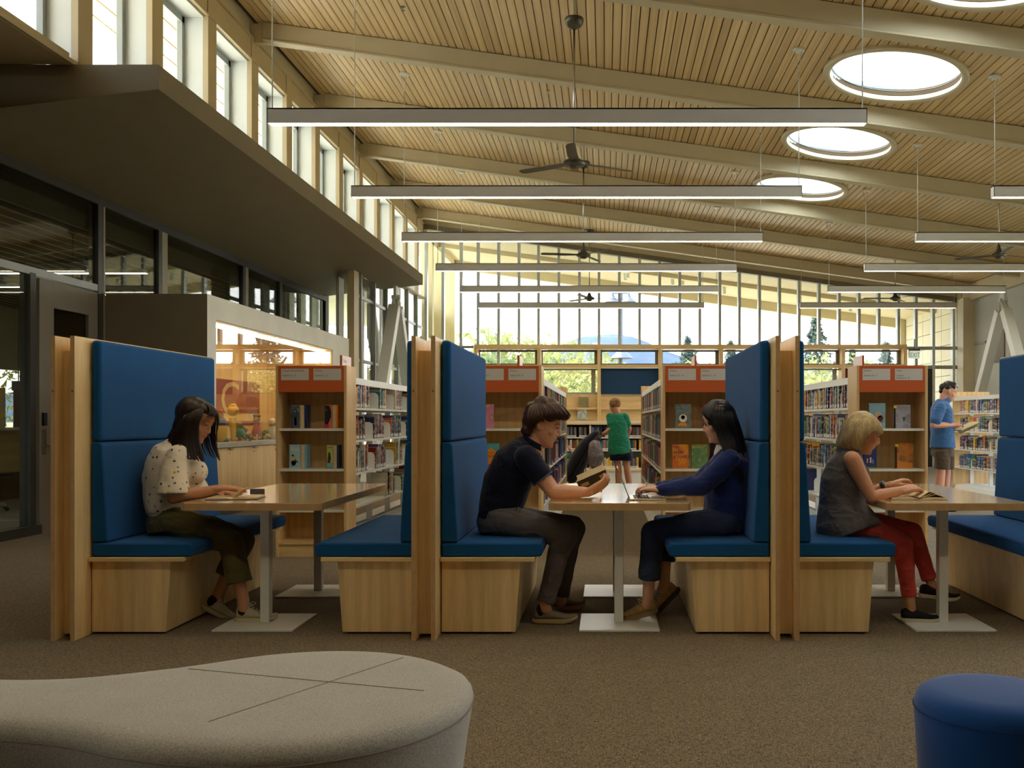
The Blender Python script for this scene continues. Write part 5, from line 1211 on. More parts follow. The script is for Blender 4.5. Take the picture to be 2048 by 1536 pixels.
c.ball(P(390,944,-.06), (.074,.08,.08), 14); c.ball(P(390,944,.07), (.074,.08,.08), 14); c.ball(P(378,918,0), (.07,.12,.07), 14); c.ball(P(386,975,0), (.085,.12,.07), 14); c.ball(P(325,915,0), (.06,.13,.09), 14)
for s_, e_ in ((sN,eN),(sF,eF)): limb(c, [s_+Vector((.005,.01 if s_.y < YC else -.01,-.005)), s_.lerp(e_,.45)+Vector((-.005,0,0)), s_.lerp(e_,.93)], [.06,.078,.094], 18, True, True)
mesh_part('blouse', remeshed(c, .0075, 12), floral(), w1, (.006, 11, (1,1,.6)))
c = MB(); torso(c, [(P(341,1030), .15,.8), (P(340,1017), .15,.8)], 24); mesh_part('waistband', remeshed(c, .006, 1), fabric('cream_rib_knit', (222,208,182), sc=300), w1, (.001,60,(1,1,.1)))
OLIVE = fabric('dark_olive_twill', (98,92,58), fold=1, sc=600, sheen=.1)
c = MB(); torso(c, [(P(346,1058), .165,.82), (P(342,1040), .17,.8), (P(341,1022), .15,.8)], 24)
for h_, k_, a_, ex in ((hN,kN,aN,.62),(hF,kF,aF,.6)):
    limb(c, [h_, h_.lerp(k_,.5)+Vector((0,0,.005)), k_], [.094,.088,.074], 18); e_ = k_.lerp(a_, ex+.06); limb(c, [k_, k_.lerp(a_,.3), e_], [.074,.072,.076], 18, True, True)
mesh_part('trousers', remeshed(c, .0075, 5), OLIVE, w1, (.006, 9, (1,1,1)))
SHU = plain('worn_white_mesh', (190,180,150), .8, var=.12, vs=25, bs=200); SHS = plain('cream_rubber_sole', (206,196,160), .6); LAC = plain('pale_laces', (206,198,176), .8); SOCK = plain('black_sock', (20,20,24), .9)
foot(w1, at(470,1243,5.72), .06, 0, .255, SHU, SHS, 'sneaker', LAC, SOCK, aN); foot(w1, at(403,1215,5.9), -.02, R(24), .25, SHU, SHS, 'sneaker', LAC, SOCK, aF)
HB1 = hair_mat('dark_brown_black_hair', (18,12,10), (58,38,26))
h = MB(); h.ball(M1 @ Vector((-.034,0,.038)), (.1*S1,.088*S1,.092*S1), 20, 0, M1.to_3x3()); h.ball(M1 @ Vector((.018,0,.083)), (.078,.078,.052), 18, 0, M1.to_3x3()); h.ball(M1 @ Vector((-.05,0,-.015)), (.068,.088,.08), 18, 0, M1.to_3x3())
h.ball(M1 @ Vector((-.06,0,-.08)), (.05,.08,.08), 16)
rg = random.Random(21); top = M1 @ Vector((.03,0,.13))
def G1(lst, yo): return [at(u, v, YC+yo*f) for (u, v, f) in lst]
near = [G1([(403,802,0),(408,815,-.55),(404,829,-.9),(397,846,-1.06),(396,872,-1.12),(402,903,-1.2),(410,932,-1.2)], .1),
        G1([(399,801,0),(400,818,-.8),(397,834,-1.02),(392,856,-1.12),(392,884,-1.25),(398,910,-1.35),(404,926,-1.4)], .1),
        G1([(392,801,0),(388,828,-1),(380,862,-1.15),(380,895,-1.4),(384,915,-1.6),(390,922,-1.6)], .1),
        G1([(386,802,0),(374,828,-.9),(364,862,-1.1),(355,890,-1.2),(350,905,-1.5),(352,915,-1.6)], .1),
        G1([(380,804,0),(364,828,-.6),(352,858,-.8),(338,885,-.8),(326,905,-.8),(318,925,-.6)], .1),
        G1([(378,804,0),(358,826,0),(345,856,0),(330,884,0),(318,908,0),(314,925,0)], .1)]
far = [G1([(405,802,0),(420,810,.3),(432,824,.6),(437,840,.85),(434,862,.95),(429,886,.95),(424,912,.9)], .1)]+[[Vector((p.x, 2*YC-p.y, p.z)) for p in g] for g in near]
frn = [G1([(401,802,0),(412,808,-.4),(419,818,-.7),(417,829,-.85),(409,836,-.95)], .1), G1([(403,802,0),(417,808,-.2),(428,818,-.4),(430,829,-.5),(424,833,-.7)], .1), G1([(404,802,.1),(420,809,.1),(432,822,.1),(437,834,.3),(436,846,.6)], .1)]
hm = strands(near, 60, .0034, .0014, .003, rg); frh = strands(frn, 50, .0032, .0012, .002, rg); hm.add(frh.v, frh.f); h2 = strands(far[:6], 12, .0055, .002, .003, rg)
cap = mesh_part('hair', remeshed(h, .007, 4), HB1, w1, (.003, 30, (1,1,.3)))
so_ = hm.build('hair_strands', HB1, cap, smooth=1); so_.data.transform(Matrix.Translation(-root_loc(cap))); so_ = h2.build('hair_strands', HB1, cap, smooth=1); so_.data.transform(Matrix.Translation(-root_loc(cap)))

# ------------------------------------------------ young man with a paperback
m1 = person('person', 'young man with brown wavy hair in a navy polo shirt reading a paperback', (-.62, YC, .522))
e2 = P(1086, 851); M2 = head_matrix(e2, 1, R(17), -.05); S2 = 1.1
b = MB(); head_parts(b, M2, S2, 0, 1.06)
nb_ = P(1062, 893); limb(b, [M2 @ Vector((-.03,0,-.05)), M2 @ Vector((-.02,0,-.09)), nb_], [.062,.06,.068])
torso(b, [(P(1003,1050), .16,.7), (P(1008,1005), .145,.72), (P(1022,955), .16,.72), (P(1045,912), .17,.6), (P(1058,893), .08,.8)])
sN, sF = P(1052,914,-.19), P(1056,914,.19); eN, eF = P(1106,984,-.2), P(1110,984,.22); wN, wF = P(1178,984,-.2), P(1158,980,.1)
for s_, e_, w_ in ((sN,eN,wN),(sF,eF,wF)): limb(b, [s_, s_.lerp(e_,.5), e_], [.058,.052,.042]); limb(b, [e_, e_.lerp(w_,.3), w_], [.043,.046,.028])
hand(b, wN, (.82,.12,.46), (-.4,.5,.6), -1, [.5,.5,.55,.6], 1.06, .06, .6); hand(b, wF, (.8,-.3,.3), (.1,-.3,-.9), 1, [.7,.6,.6,.7], 1.04, .08)
hN, hF = P(1000,1040,-.1), P(1004,1040,.1); kN, kF = P(1132,1068,-.12), P(1147,1056,.14); aN, aF = P(1092,1200,-.17), P(1122,1186,.16)
for h_, k_, a_ in ((hN,kN,aN),(hF,kF,aF)):
    limb(b, [h_, k_], [.06,.045]); limb(b, [k_, k_.lerp(a_,.35), a_], [.042,.04,.036]); limb(b, [a_, a_+Vector((0,0,-.05))], [.04,.038])
me = remeshed(b, SKINV, 2, .4); mesh_part('body', me, SK2, m1); tint(me, M2, S2, root_loc(m1)); face_marks(m1, M2, S2, plain('brown_brow', (52,34,24), .8))
NAVYF = fabric('navy_pique_cotton', (26,29,48), fold=1, sc=500, sheen=.1)
c = MB(); torso(c, [(P(1000,1036), .17,.82), (P(1002,1010), .165,.82), (P(1015,965), .18,.84), (P(1035,925), .195,.74), (P(1048,902), .17,.62), (P(1061,888), .082,.9)], 24)
c.ball(P(1020,930,0), (.09,.15,.12), 16)
for s_, e_ in ((sN,eN),(sF,eF)): limb(c, [s_, s_.lerp(e_,.3), s_.lerp(e_,.62)], [.073,.07,.069], 18, True, True)
po = mesh_part('polo_shirt', remeshed(c, .0075, 5), NAVYF, m1, (.005, 9, (1,1,.8)))
c = MB(); q = sN.lerp(eN,.62); d_ = (eN-sN).normalized(); c.tube([q-d_*.004, q+d_*.006], .069, 28)
so_ = c.build('sleeve_trim', plain('grey_trim', (70,74,86), .8), po, smooth=50); so_.data.transform(Matrix.Translation(-root_loc(po)))
c = MB(); cc = P(1066,884); c.tube([cc+Vector((-.012,0,-.018)), cc+Vector((.006,0,.012))], [.078,.072], 28); mesh_part('collar', remeshed(c, .006, 2), NAVYF, m1)
c = MB(); c.tube([P(1083,893,-.05), P(1085,908,-.03), P(1086,918,-.01)], .004, 6); c.build('placket_edge', plain('white_trim', (200,200,204), .7), po).data.transform(Matrix.Translation(-root_loc(po)))
GRYP = fabric('charcoal_chino', (104,97,96), fold=1, sc=600, sheen=.1)
c = MB(); torso(c, [(P(1003,1056), .17,.84), (P(1000,1040), .175,.84), (P(1000,1022), .16,.82)], 24)
for h_, k_, a_ in ((hN,kN,aN),(hF,kF,aF)):
    limb(c, [h_, h_.lerp(k_,.5), k_], [.098,.09,.076], 18); limb(c, [k_, k_.lerp(a_,.3)+Vector((-.01,0,0)), k_.lerp(a_,.75), a_.lerp(k_,-.04)], [.076,.068,.056,.056], 18, True, True)
mesh_part('trousers', remeshed(c, .0075, 5), GRYP, m1, (.006, 9, (1,1,1)))
c = MB()
for yy in (-.012, .012): c.tube(curve_pts([P(1032,1026,-.14+yy), P(1036,1014,-.15), P(1040,1020,-.15+yy), P(1034,1030,-.14)], 4), .003, 6)
c.build('drawstring', plain('grey_cord', (110,106,106), .8), m1).data.transform(Matrix.Translation(-root_loc(m1)))
DER = plain('taupe_suede', (132,120,98), .9, var=.08, vs=30, bs=150); DES = plain('tan_rubber_sole', (196,172,120), .6); DEL = plain('taupe_laces', (96,86,72), .8)
foot(m1, at(1064,1245,5.70), .02, 0, .275, DER, DES, 'derby', DEL, SOCK, aN); foot(m1, at(1086,1219,6.1), .1, 0, .275, DER, DES, 'derby', DEL, SOCK, aF)
HB2 = hair_mat('chestnut_brown_hair', (34,20,14), (92,58,38))
rg = random.Random(4); h = MB(); R3 = M2.to_3x3()
h.ball(M2 @ Vector((-.03,0,.05)), (.105,.092,.088), 20, 0, R3); h.ball(M2 @ Vector((-.065,0,.0)), (.06,.084,.085), 18, 0, R3)
for q in ((.02,.0,.115,.062),(.065,0,.092,.045),(.04,-.055,.075,.042),(.04,.055,.075,.042),(-.04,0,.12,.06),(-.085,0,.075,.055),(-.035,-.075,.04,.036),(-.035,.075,.04,.036),(-.09,0,.0,.045),(-.075,-.05,-.05,.035),(-.075,.05,-.05,.035),(-.09,0,-.06,.035),(.082,-.03,.085,.026),(.082,.03,.085,.026)): h.ball(M2 @ Vector(q[:3]), q[3], 14)
cap = mesh_part('hair', remeshed(h, .007, 3), HB2, m1, (.007, 26, (1,1,.6)))
def G2(lst): return [at(u, v, YC+.1*f) for (u, v, f) in lst]
near = [G2([(1098,804,.0),(1116,809,-.2),(1129,820,-.35),(1137,832,-.4),(1138,842,-.3)]),
        G2([(1094,802,-.1),(1110,809,-.55),(1122,820,-.75),(1128,832,-.8),(1125,842,-.75)]),
        G2([(1088,801,-.1),(1099,810,-.7),(1110,822,-.95),(1114,833,-1),(1109,840,-.95)]),
        G2([(1082,801,-.1),(1087,811,-.7),(1094,822,-1.0),(1096,832,-1.06),(1091,838,-1.05)]),
        G2([(1076,803,-.1),(1073,813,-.7),(1073,826,-1.0),(1074,838,-1.08),(1075,848,-1.0)]),
        G2([(1070,806,-.1),(1061,818,-.6),(1057,834,-.9),(1060,850,-.9),(1067,868,-.8)]),
        G2([(1068,808,0),(1055,820,0),(1049,838,-.1),(1048,854,-.1),(1056,868,-.1)])]
hm = strands(near, 60, .0056, .0012, .006, rg); far = [[Vector((p.x, 2*YC-p.y, p.z)) for p in g] for g in near]
for q in (hm, strands(far, 24, .004, .002, .005, rg)): q.build('hair_strands', HB2, cap, smooth=1).data.transform(Matrix.Translation(-root_loc(cap)))

# ------------------------------------------------ dark haired woman with the laptop
w2 = person('person', 'woman with long black hair in a navy cardigan typing on a laptop', (.63, YC, .522))
e3 = P(1437, 846); M3 = head_matrix(e3, -1, R(15), .12); S3 = 1.0
b = MB(); head_parts(b, M3, S3, 1, .95)
nb_ = P(1455, 892); limb(b, [M3 @ Vector((-.03,0,-.05)), M3 @ Vector((-.025,0,-.085)), nb_], [.052,.047,.054])
torso(b, [(P(1452,1050), .15,.7), (P(1455,1005), .125,.72), (P(1458,950), .13,.75), (P(1458,912), .145,.6), (P(1456,894), .07,.8)])
sN, sF = P(1460,914,-.165), P(1452,912,.165); eN, eF = P(1402,976,-.21), P(1396,972,.2); wN, wF = P(1318,980,-.15), P(1312,976,.04)
for s_, e_, w_ in ((sN,eN,wN),(sF,eF,wF)): limb(b, [s_+Vector((0,.025 if s_.y < YC else -.025,-.02)), s_.lerp(e_,.5), e_], [.036,.04,.034]); limb(b, [e_, e_.lerp(w_,.35), w_], [.036,.036,.025])
hand(b, wN, (-.93,.25,.06), (0,.1,-1), -1, [.75,.7,.7,.75], .96, .14); hand(b, wF, (-.93,-.1,.05), (0,0,-1), 1, [.75,.7,.7,.75], .95, .14)
hN, hF = P(1450,1042,-.09), P(1446,1042,.09); kN, kF = P(1306,1066,-.1), P(1330,1062,.1); aN, aF = P(1296,1192,-.1), P(1329,1162,.04)
for h_, k_, a_ in ((hN,kN,aN),(hF,kF,aF)):
    limb(b, [h_, k_], [.06,.042]); limb(b, [k_, k_.lerp(a_,.35), a_], [.042,.044,.034]); limb(b, [a_, a_+Vector((-.01,0,-.05))], [.034,.033])
me = remeshed(b, SKINV, 2, .4); mesh_part('body', me, SK3, w2); tint(me, M3, S3, root_loc(w2)); face_marks(w2, M3, S3, plain('black_brow', (26,20,18), .8))
CARD = fabric('navy_fine_knit', (26,44,100), fold=1, sc=350, sheen=.3)
c = MB(); torso(c, [(P(1450,1036), .165,.86), (P(1454,1005), .17,.86), (P(1456,960), .175,.84), (P(1460,925), .175,.74), (P(1460,904), .15,.62), (P(1458,892), .085,.85)], 24)
c.ball(P(1430,950,-.05), (.07,.08,.09), 14); c.ball(P(1430,950,.05), (.07,.08,.09), 14); pass
for s_, e_, w_ in ((sN,eN,wN),(sF,eF,wF)):
    limb(c, [s_+Vector((0,.015 if s_.y < YC else -.015,-.012)), s_.lerp(e_,.5)+Vector((0,0,-.005)), e_+Vector((0,0,.012))], [.062,.066,.062], 18); q = e_+Vector((0,0,.012)); limb(c, [q, q.lerp(w_,.55)+Vector((0,0,.004)), w_.lerp(e_,.06)], [.064,.05,.037], 18)
mesh_part('cardigan', remeshed(c, .0075, 9), CARD, w2, (.007, 9, (1.2,1,.8)))
c = MB(); torso(c, [(P(1436,930,0), .05,.5), (P(1438,908,0), .055,.6), (P(1446,896,0), .06,.8)], 18); mesh_part('undershirt', remeshed(c, .006, 2), plain('white_tee', (222,214,200), .9), w2)
DENIM = fabric('dark_blue_denim', (52,64,90), fold=1, sc=500, sheen=.1, mott=.25)
c = MB(); torso(c, [(P(1452,1058), .165,.84), (P(1450,1040), .165,.82), (P(1452,1022), .15,.8)], 24)
for h_, k_, a_, ex in ((hN,kN,aN,.74),(hF,kF,aF,.62)):
    limb(c, [h_, h_.lerp(k_,.5), k_], [.096,.088,.075], 18); limb(c, [k_, k_.lerp(a_,.3), k_.lerp(a_,ex)], [.075,.069,.066], 18, True, True)
mesh_part('jeans', remeshed(c, .0075, 5), DENIM, w2, (.006, 9, (1,1,1)))
RUN = plain('gold_tan_mesh', (176,146,90), .6, var=.2, vs=22, bs=180); RUS = plain('gold_grey_sole', (150,128,88), .6)
foot(w2, at(1318,1226,5.78), PI+.04, R(12), .25, RUN, RUS, 'runner', LAC, None, None); foot(w2, at(1364,1180,5.9), PI-.1, R(46), .245, RUN, plain('dark_outsole', (52,44,38), .7), 'runner', LAC, None, None)
HB3 = hair_mat('black_straight_hair', (12,10,12), (38,32,32), .3)
rg = random.Random(8); h = MB(); R3 = M3.to_3x3(); h.ball(M3 @ Vector((-.014,0,.038)), (.108,.09,.095), 20, 0, R3); h.ball(M3 @ Vector((-.05,0,-.01)), (.07,.085,.09), 18, 0, R3)
cap = mesh_part('hair', remeshed(h, .007, 4), HB3, w2, (.002, 30, (1,1,.3)))
def G3(lst, c_=.1): return [at(u, v, YC+c_*f) for (u, v, f) in lst]
near = [G3([(1424,801,0),(1411,812,-.6),(1404,824,-.8),(1410,834,-.9),(1421,845,-.98),(1430,856,-.95),(1436,866,-.9)]),
        G3([(1427,800,0),(1416,814,-.7),(1413,828,-.95),(1424,842,-1.05),(1434,862,-1.05),(1442,884,-1.0),(1448,905,-1.1)]),
        G3([(1432,799,0),(1424,815,-.8),(1424,835,-1.05),(1434,858,-1.15),(1444,885,-1.25),(1452,915,-1.8),(1460,950,-1.9)]),
        G3([(1438,799,0),(1436,818,-.8),(1438,842,-1.1),(1446,870,-1.2),(1456,898,-1.5),(1466,925,-1.95),(1472,960,-2)]),
        G3([(1446,800,0),(1450,818,-.7),(1455,842,-1),(1463,872,-1.1),(1472,905,-1.5),(1482,945,-1.6),(1484,985,-1.6)]),
        G3([(1452,802,0),(1462,820,-.5),(1469,845,-.8),(1477,875,-.9),(1487,910,-1),(1494,955,-1.1),(1492,1000,-1)]),
        G3([(1455,804,0),(1468,822,0),(1477,846,0),(1486,876,0),(1494,912,0),(1499,955,0),(1494,1000,0)])]
far = [[Vector((p.x, 2*YC-p.y, p.z)) for p in g] for g in near[1:]]
lock = [G3([(1424,862,.8),(1420,885,.9),(1420,910,.9),(1412,935,.8),(1404,950,.7)]), G3([(1438,862,.8),(1436,890,.8),(1430,915,.8),(1418,935,.7),(1410,950,.6)])]
for q in (strands(near, 60, .0034, .0014, .003, rg), strands(far, 10, .0055, .002, .003, rg), strands(lock, 60, .0034, .0014, .003, rg)): q.build('hair_strands', HB3, cap, smooth=1).data.transform(Matrix.Translation(-root_loc(cap)))
c = MB(); 
q_ = P(1293,970,-.14); c.tube([q_+Vector((.0055*math.cos(t*PI/6)*0, .0095*math.cos(t*PI/6), .0095*math.sin(t*PI/6))) for t in range(13)], .0016, 6); c.build('ring', CHROME, w2).data.transform(Matrix.Translation(-root_loc(w2)))

# ------------------------------------------------ blond woman in red trousers
w3 = person('person', 'blond woman in a grey sleeveless top and red trousers, legs crossed, turning book pages', (1.41, YC, .522))
e4 = P(1727, 866); M4 = head_matrix(e4, 1, R(22), -.05); S4 = 1.04
b = MB(); head_parts(b, M4, S4, 0, .96)
nb_ = P(1699, 902); limb(b, [M4 @ Vector((-.03,0,-.05)), M4 @ Vector((-.02,0,-.085)), nb_], [.054,.05,.056])
torso(b, [(P(1685,1056), .15,.7), (P(1685,1010), .125,.72), (P(1688,955), .135,.74), (P(1696,920), .125,.5), (P(1700,900), .07,.8)])
sN, sF = P(1704,920,-.165), P(1706,920,.165); eN, eF = P(1744,996,-.2), P(1738,990,.2); wN, wF = P(1808,980,-.16), P(1782,970,.12)
for s_, e_, w_ in ((sN,eN,wN),(sF,eF,wF)): limb(b, [s_, s_.lerp(e_,.35), e_], [.055,.048,.037]); limb(b, [e_, e_.lerp(w_,.3), w_], [.038,.041,.025])
hand(b, wN, (.9,.25,.14), (.1,.35,-.9), 1, [.75,.85,.9,.9], 1.0, .08, .6); hand(b, wF, (.86,-.1,.35), (.35,0,-.9), -1, [.9,.85,.8,.8], .98, .08)
hN, hF = P(1686,1044,-.09), P(1692,1044,.08); kN, kF = P(1805,1088,-.09), P(1825,1066,.0); aN, aF = P(1821,1208,-.15), P(1862,1166,-.05)
for h_, k_, a_ in ((hN,kN,aN),(hF,kF,aF)):
    limb(b, [h_, k_], [.066,.048]); limb(b, [k_, k_.lerp(a_,.35), a_], [.048,.046,.03])
limb(b, [aN, aN+Vector((.0,0,-.05))], [.031,.032]); limb(b, [aF, aF+Vector((.03,0,-.045))], [.031,.032])
me = remeshed(b, SKINV, 2, .4); mesh_part('body', me, SK4, w3); tint(me, M4, S4, root_loc(w3)); face_marks(w3, M4, S4, plain('fair_brow', (128,100,70), .8))
TANK = fabric('grey_tweed_knit', (112,104,100), fold=1, sc=260, dk=.6, sheen=.2)
c = MB(); torso(c, [(P(1697,1057), .205,.98), (P(1690,1038), .195,.94), (P(1684,1005), .16,.86), (P(1686,960), .158,.86), (P(1694,926), .14,.78), (P(1698,906), .125,.6), (P(1700,897), .085,.8)], 24)
c.ball(P(1720,950,-.06), (.06,.07,.07), 14); c.ball(P(1720,950,.06), (.06,.07,.07), 14); c.ball(P(1726,1040,-.04), (.12,.15,.05), 16, 0, Matrix.Rotation(.25,3,'Y'))
mesh_part('sleeveless_top', remeshed(c, .0075, 5), TANK, w3, (.005, 10, (1,1,.8)))
c = MB(); limb(c, [P(1694,904), P(1702,894)], [.068,.062], 20); mesh_part('collar', remeshed(c, .006, 2), TANK, w3)
REDF = fabric('coral_red_twill', (214,84,78), fold=1, sc=600, sheen=.15)
c = MB(); torso(c, [(P(1694,1060), .14,.85), (P(1694,1046), .13,.8)], 24)
for h_, k_, a_, ex in ((hN,kN,aN,.86),(hF,kF,aF,.9)):
    limb(c, [h_, h_.lerp(k_,.5)+Vector((0,0,.008)), k_], [.074,.08,.064], 18); limb(c, [k_, k_.lerp(a_,.3), k_.lerp(a_,.7), k_.lerp(a_,ex+.03)], [.064,.058,.047,.046], 18, True, True)
mesh_part('trousers', remeshed(c, .0065, 5), REDF, w3, (.005, 11, (1,1,1)))
SLP = plain('black_canvas', (22,22,26), .9, bs=250); SLS = plain('cream_slip_on_sole', (216,206,178), .6)
foot(w3, at(1799,1242,5.70), .03, R(2), .26, SLP, SLS, 'slip'); foot(w3, at(1835,1192,5.80), .0, R(8), .26, SLP, SLS, 'slip')
c = MB(); q_ = P(1767,972,.13); d_ = (wF-eF).normalized(); c.tube([q_-d_*.011, q_+d_*.011], .0335, 24); c.build('wristband', BLACK, w3, smooth=50).data.transform(Matrix.Translation(-root_loc(w3)))
c = MB(); q_ = P(1840,974,-.13); c.tube([q_+Vector((.0, .0095*math.cos(t*PI/6), .0095*math.sin(t*PI/6))) for t in range(13)], .0018, 6); c.build('ring', CHROME, w3).data.transform(Matrix.Translation(-root_loc(w3)))
HB4 = hair_mat('ash_blond_hair', (150,122,76), (226,200,142), .42)
rg = random.Random(5); h = MB(); R3 = M4.to_3x3(); h.ball(M4 @ Vector((-.022,0,.038)), (.105,.09,.092), 20, 0, R3); h.ball(M4 @ Vector((-.06,0,-.02)), (.07,.09,.09), 18, 0, R3); h.ball(P(1700,890), (.06,.085,.05), 16)
cap = mesh_part('hair', remeshed(h, .007, 4), HB4, w3, (.001, 30, (1,1,.3)))
near = [G3([(1736,826,0),(1748,836,-.4),(1758,848,-.6),(1765,860,-.7),(1765,868,-.75),(1757,870,-.8)]),
        G3([(1733,824,0),(1742,836,-.7),(1748,848,-.95),(1750,858,-1.05),(1742,862,-1.1),(1733,862,-1.1)]),
        G3([(1730,823,0),(1734,838,-.8),(1736,852,-1.1),(1730,868,-1.2),(1727,882,-1.2),(1734,897,-1.05)]),
        G3([(1725,823,0),(1722,840,-.8),(1720,860,-1.15),(1717,878,-1.25),(1718,892,-1.2),(1726,902,-1.05)]),
        G3([(1718,824,0),(1709,842,-.7),(1703,862,-1.0),(1700,880,-1.1),(1702,893,-1.05),(1712,902,-.95)]),
        G3([(1713,826,0),(1699,844,-.5),(1691,866,-.7),(1686,882,-.8),(1688,894,-.8),(1697,900,-.75)]),
        G3([(1710,828,0),(1694,846,0),(1685,866,0),(1677,886,0),(1676,896,0),(1684,900,0)])]
far = [[Vector((p.x, 2*YC-p.y, p.z)) for p in g] for g in near]
for q in (strands(near, 60, .0036, .0016, .0025, rg), strands(far, 11, .006, .0025, .003, rg)): q.build('hair_strands', HB4, cap, smooth=1).data.transform(Matrix.Translation(-root_loc(cap)))

# ------------------------------------------------ standing man in a blue shirt
YM = 12.75
def Pm(u, v, dy=0): return at(u, v, YM+dy)
m2 = person('person', 'man standing in a blue short sleeved shirt and brown shorts, reading', (4.52, YM, 0))
e5 = Pm(1896, 783); M5 = head_matrix(e5, 1, R(20), -.1); b = MB(); head_parts(b, M5, 1.08, 0, 1.03)
nb_ = Pm(1888, 803); limb(b, [M5 @ Vector((-.03,0,-.05)), nb_], [.06,.066]); xm = lambda u, v, dy=0: Pm(u, v, dy)
torso(b, [(xm(1885,897), .13,.75), (xm(1884,870), .145,.75), (xm(1883,840), .16,.72), (xm(1884,815), .17,.6), (xm(1886,803), .08,.8)])
sN, sF = xm(1881,814,-.19), xm(1887,814,.19); eN, eF = xm(1868,850,-.22), xm(1885,852,.24); wN, wF = xm(1907,850,-.12), xm(1922,858,.12)
for s_, e_, w_ in ((sN,eN,wN),(sF,eF,wF)): limb(b, [s_, e_], [.055,.044]); limb(b, [e_, e_.lerp(w_,.35), w_], [.045,.044,.03])
hand(b, wN, (1,.2,.1), (.1,.3,-.9), 1, .6, 1.05); hand(b, wF, (1,-.2,.1), (0,-.2,.95), 1, .5, 1.05)
for yy, hu, ku, au in ((-.1,1882,1882,1880),(.1,1892,1893,1890)):
    h_, k_, a_ = xm(hu,906,yy*.85), xm(ku,948,yy), xm(au,1008,yy); limb(b, [h_, k_], [.07,.056]); limb(b, [k_, k_.lerp(a_,.35)+Vector((-.01,0,0)), a_], [.056,.06,.038])
me = remeshed(b, .008, 2, .4); mesh_part('body', me, SK5, m2); tint(me, M5, 1.08, root_loc(m2)); face_marks(m2, M5, 1.08, IRIS)
c = MB(); torso(c, [(xm(1885,896), .188,.88), (xm(1885,865), .175,.86), (xm(1883,838), .185,.8), (xm(1883,818), .19,.7), (xm(1884,808), .16,.62), (xm(1887,802), .08,.95)], 22)
for s_, e_ in ((sN,eN),(sF,eF)): limb(c, [s_, s_.lerp(e_,.72)], [.07,.078], 16)
mesh_part('shirt', remeshed(c, .012, 3), fabric('blue_chambray', (64,104,152), fold=1, sc=300), m2, (.007, 9, (1,1,.7)))
c = MB(); limb(c, [xm(1889,803), xm(1892,799)], [.072,.066], 18); mesh_part('collar', remeshed(c, .01, 2), fabric('chambray_collar', (70,110,156), sc=300), m2)
c = MB(); torso(c, [(xm(1885,912), .175,.86), (xm(1885,893), .168,.86)], 20)
for yy, hu in ((-.09,1883),(.09,1892)): limb(c, [xm(hu,900,yy), xm(hu+2,920,yy), xm(hu+1,938,yy)], [.1,.102,.104], 16, False)
mesh_part('shorts', remeshed(c, .012, 3), fabric('brown_twill', (84,70,54), fold=1, sc=300), m2, (.006, 9, (1,1,1)))
BLKS = plain('black_leather', (26,24,24), .5)
for yy, u in ((-.1,1874),(.1,1884)): foot(m2, at(u,840+1.22*F/(YM+yy),YM+yy), .05, 0, .29, BLKS, BLKS, 'derby')
h = MB(); R3 = M5.to_3x3()
for q in ((-.02,0,.055,.085),(.03,0,.085,.06),(.065,0,.085,.035),(-.07,0,.03,.06),(-.065,0,-.015,.05),(-.03,-.06,.04,.035),(-.03,.06,.04,.035),(.03,-.05,.07,.035),(.03,.05,.07,.035)): h.ball(M5 @ (Vector(q[:3])*1.05), q[3], 14)
mesh_part('hair', remeshed(h, .009, 2), HB3, m2, (.006, 40, (1,1,1)))
bk = thing('book', 'open picture book with a green cover held by the standing man', 'book', tuple(Pm(1932, 853))); 
Mx = Matrix.Rotation(-.42, 4, 'Y')
MB().box(-.14,.14,-.17,-.005,-.003,.0,0,Mx).build('cover', swatch('green_cover', [(120,150,50),(60,110,80),(200,200,80)], 18, seed=51), bk)
MB().box(-.14,.14,.0,.165,-.003,.0,0,Mx).build('cover', swatch('green_cover_two', [(120,150,50),(60,110,80),(200,200,80)], 18, seed=52), bk)
MB().box(-.135,.135,-.165,-.004,.0,.008,0,Mx).box(-.135,.135,.0,.16,.0,.008,0,Mx).box(-.135,.135,-.1,-.004,.0,.002,0,Mx @ Matrix.Rotation(.5,4,'X')).build('pages', PAGES, bk)

# ------------------------------------------------ woman in green at the far aisle end, with stroller
YG = 14.5
def Pg(u, v, dy=0): return at(u, v, YG+dy)
w4 = person('person', 'woman in a green top and navy shorts seen from behind pushing a stroller', (.2, YG, 0))
M6 = Matrix.Translation(Pg(1229,811)) @ Matrix.Rotation(PI/2+.5, 4, 'Z') @ Matrix.Rotation(R(12), 4, 'Y'); b = MB(); head_parts(b, M6, .95, 1)
limb(b, [M6 @ Vector((-.03,0,-.05)), Pg(1234,826)], [.05,.055]); 
def tx(m, secs): m.tube([c for c, w_, d in secs], [w_ for c, w_, d in secs], 20, 0, [d for c, w_, d in secs], (0, 1, 0))
tx(b, [(Pg(1238,908),.13,.75),(Pg(1238,880),.13,.75),(Pg(1235,845),.135,.7),(Pg(1234,830),.07,.9)])
sL, sR = Pg(1219,833), Pg(1250,833,-.02); eL, eR = Pg(1223,857,-.05), Pg(1259,858,.05); wL, wR = Pg(1201,872,.12), Pg(1254,880,.15)
for s_, e_, w_ in ((sL,eL,wL),(sR,eR,wR)): limb(b, [s_, e_], [.045,.036]); limb(b, [e_, w_], [.036,.025])
hand(b, wL, (-1,.4,-.1), (0,.4,-.9), 1, .8, .95); hand(b, wR, (-.2,1,0), (0,.2,-.9), -1, .5, .95)
for hu, ku, au in ((1231,1237,1237),(1250,1254,1262)):
    h_, k_, a_ = Pg(hu,905), Pg(ku,938), Pg(au,988); limb(b, [h_, k_], [.06,.05]); limb(b, [k_, k_.lerp(a_,.3), a_], [.05,.052,.034])
mesh_part('body', remeshed(b, .009, 2, .4), SK5, w4)
